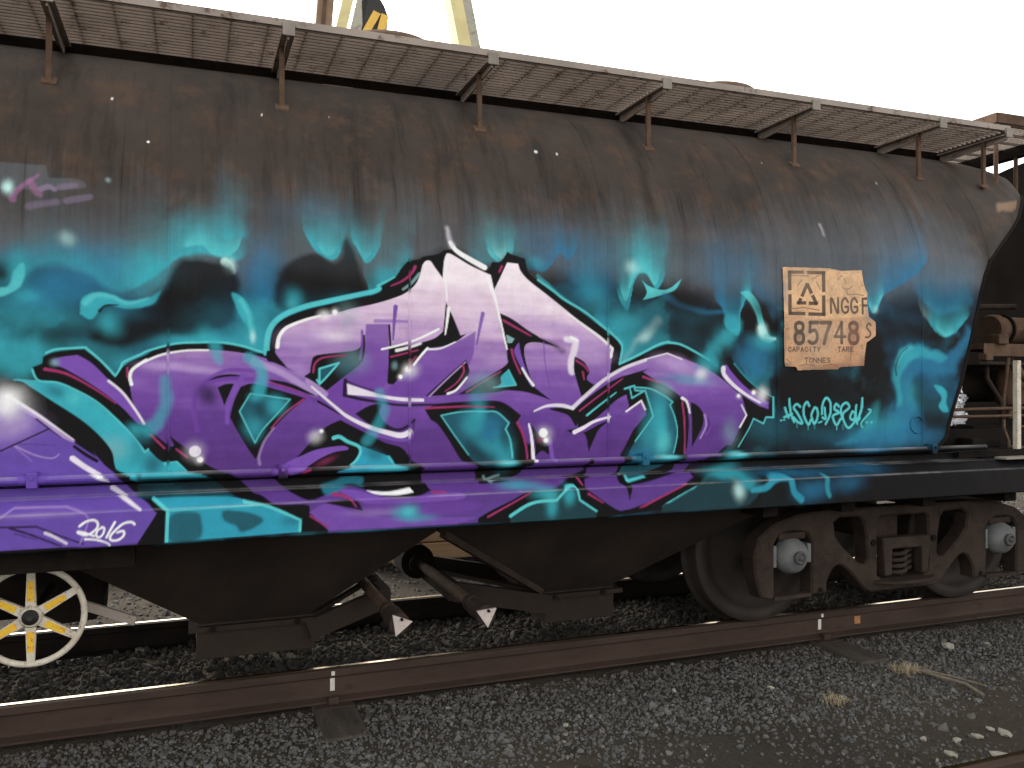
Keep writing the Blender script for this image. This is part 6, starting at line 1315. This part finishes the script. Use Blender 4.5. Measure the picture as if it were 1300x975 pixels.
for y in (NEAR, FAR):
    for x in (8.2, 9.95): MB().lathe([(.0001, .06), (.46, .06), (.46, -.04), (.485, -.055), (.485, -.08), (.0001, -.08)], Matrix.Translation((x, y, .46)) @ Matrix.Rotation(R(90 if y == NEAR else -90), 4, 'X'), 40).build('wheel', M['tread'], nb)
MB().bar((6.3, YC, .95), (6.62, YC, .95), .2, .22).build('coupler', M['grime'], nb)

# ------------------------------------------------------------------ beyond the train
for x0, x1, y0, h, lab in ((1.55, 4.4, 7.55, 4, 'stack of tan timber baulks lying beyond the wagon between the hoppers'), (-2.6, -.35, 8.3, 2, 'small pile of tan timber baulks beyond the wagon at the left')):
    st = thing('timber_stack', lab, 'timber stack', (x0, y0, -.2))
    for z in range(h):
        for j in range(3):
            dx = random.uniform(-.08, .08); MB().box(x0+dx, x1+dx, y0+j*.26, y0+j*.26+.24, -.10+z*.165, -.10+z*.165+.155, .008).build('baulk', M['tan'], st)
    for x in (x0+.3, (x0+x1)/2, x1-.3): MB().box(x-.06, x+.06, y0+.03, y0+.75, -.24, -.102).build('bearer', M['black'], st)
cr = thing('yard_crane', 'old yard crane with pale leaning jib legs and striped hook block behind the wagon', 'crane', (3.0, 14, 0))
def leg(a, b_, w, h, mt, nm='jib_leg'): return MB().bar(a, b_, w, h, (0, 1, 0)).build(nm, M[mt], cr)

d1 = Vector((4.28-4.435, 0, 8.11-7.365)); p1 = Vector((4.36, 14, 7.365))
leg(p1-d1*9.7, p1+d1*5, .22, .34, 'paleyellow'); leg(p1-d1*9.7+Vector((.20, .02, 0)), p1+d1*5+Vector((.20, .02, 0)), .18, .30, 'crane')
leg((1.43, 14, .2), (2.19, 14, 9.6), .26, .26, 'cranebrown'); leg((1.48, 13.85, .2), (2.16, 13.85, 9.6), .05, .05, 'rust', 'cable_duct')
leg((.70, 14.0, .2), (2.67, 14.0, 9.0), .17, .2, 'paleyellow'); leg((.95, 14.02, .2), (2.90, 14.02, 9.0), .17, .24, 'crane')
hk = MB().prism([(2.62, 7.2), (3.03, 7.2), (3.06, 7.62), (3.0, 7.78), (2.92, 7.9), (2.70, 7.95), (2.60, 7.80)], 13.9, 14.25, .02).build('hook_block', M['black'], cr)
for dx in (0, .245):
    MB().prism([(2.60+dx, 7.25), (2.73+dx, 7.25), (2.93+dx*.55, 7.62-.1*dx), (2.81+dx*.55, 7.66-.1*dx)], 13.87, 13.897).build('hazard_stripe', M['hazard'], hk)
MB().box(2.60, 3.06, 13.872, 13.896, 7.0, 7.249).build('hook_plate', M['black'], hk)
MB().tube((2.78, 14.07, 7.9), (2.70, 14.07, 12.0), .02, n=8).build('hoist_rope', M['black'], cr)
MB().box(-.6, 7.0, 13.5, 14.6, -.3, .5, .03).build('crane_base', M['crane'], cr)

# ------------------------------------------------------------------ litter on the ground
def rock(name, x, y, sx, sy, sz, label, seed, mt='stone', group='pale flat stones on the dirt'):
    bm_ = bmesh.new(); bmesh.ops.create_icosphere(bm_, subdivisions=1, radius=1); rg = random.Random(seed); off = Vector((rg.uniform(0, 50), rg.uniform(0, 50), 0))
    for q in bm_.verts:
        f_ = rg.uniform(.8, 1.15)*(.55+.9*float(fbm(np.array(q.co.x*1.3+off.x), np.array(q.co.y*1.3+q.co.z+off.y), seed))); q.co = Vector((q.co.x*sx*f_, q.co.y*sy*f_, q.co.z*sz*f_))
    a = rg.uniform(0, 3); bm_.transform(Matrix.Translation((x, y, float(gheight(np.array(x), np.array(y)))+sz*.55)) @ Matrix.Rotation(a, 4, 'Z'))
    mb = MB(); mb.bm(bm_); return tag(mb.build(name, M[mt]), label, 'stone', group)
rock('stone', 3.80, 3.10, .047, .036, .016, 'broad pale stone lying farthest right among the pale stones', 1)
rock('stone', 3.55, 2.93, .045, .033, .016, 'pale stone lying closest to the bottom right rail', 2)
rock('stone', 3.64, 3.12, .033, .026, .013, 'pale stone in the middle of the pale cluster', 3)
rock('stone', 3.50, 3.12, .033, .024, .013, 'pale stone at the upper left of the pale cluster', 4)
rock('stone', 3.37, 3.04, .038, .024, .012, 'long pale stone at the lower left of the pale cluster', 5)
rock('stone', 3.77, 3.16, .026, .018, .010, 'small pale stone just behind the broad right one', 6)
rock('stone', 3.35, 3.18, .022, .020, .012, 'small grey stone left of the pale cluster', 7)
rock('stone', 2.52, 3.06, .026, .020, .012, 'lone pale stone at the bottom edge of the dirt', 8)
rock('stone', 4.55, 4.12, .040, .034, .026, 'rounded grey stone near the rail in front of the bogie', 9)
rock('stone', 4.86, 4.10, .026, .022, .016, 'small rounded pale stone beside the grey one near the rail', 10)
rock('stone', 3.02, 3.92, .026, .014, .010, 'white sliver of stone on the ballast left of the dry grass', 11)
rock('stone', 1.75, 3.87, .022, .018, .012, 'cream stone on the ballast in front of the wheel', 12)
def tuft(x, y, n, r_, label, seed, h=.09):
    rg = random.Random(seed); z0 = float(gheight(np.array(x), np.array(y))); mb = MB()
    for i in range(n):
        a = rg.uniform(0, 6.28); l = rg.uniform(.4, 1.); bx_, by_ = x+rg.gauss(0, r_*.35), y+rg.gauss(0, r_*.25); d = Vector((math.cos(a), math.sin(a), 0)); w_ = Vector((-d.y, d.x, 0))*.0016
        p = [Vector((bx_, by_, z0+.012)), Vector((bx_, by_, z0+.02+h*.45*l))+d*r_*.35*l, Vector((bx_, by_, z0+.012+h*.5*l))+d*r_*l]
        mb.add([p[0]-w_, p[0]+w_, p[1]+w_*.8, p[1]-w_*.8, p[2]], [(0, 1, 2, 3), (3, 2, 4)])
    return tag(mb.build('dry_grass_tuft', M['straw']), label, 'grass tuft', 'dry grass tufts')
tuft(3.93, 3.85, 150, .12, 'larger tuft of dry straw beside the broken stick', 3); tuft(3.20, 3.62, 90, .08, 'brownish straw tuft left of the stick', 4); tuft(1.55, 3.33, 60, .05, 'small dry tuft at the bottom of the ballast', 5)
z_ = float(gheight(np.array(4.0), np.array(3.6)))+.02
st = MB().path([(3.98, 3.84, z_+.025), (4.02, 3.70, z_+.016), (4.05, 3.55, z_+.02), (4.03, 3.42, z_+.004)], .010, 7).path([(4.0, 3.80, z_+.03), (4.12, 3.62, z_+.012), (4.15, 3.5, z_+.012)], .006, 6).build('stick', M['stick']); tag(st, 'broken grey stick lying on the dirt beside dry straw', 'stick')
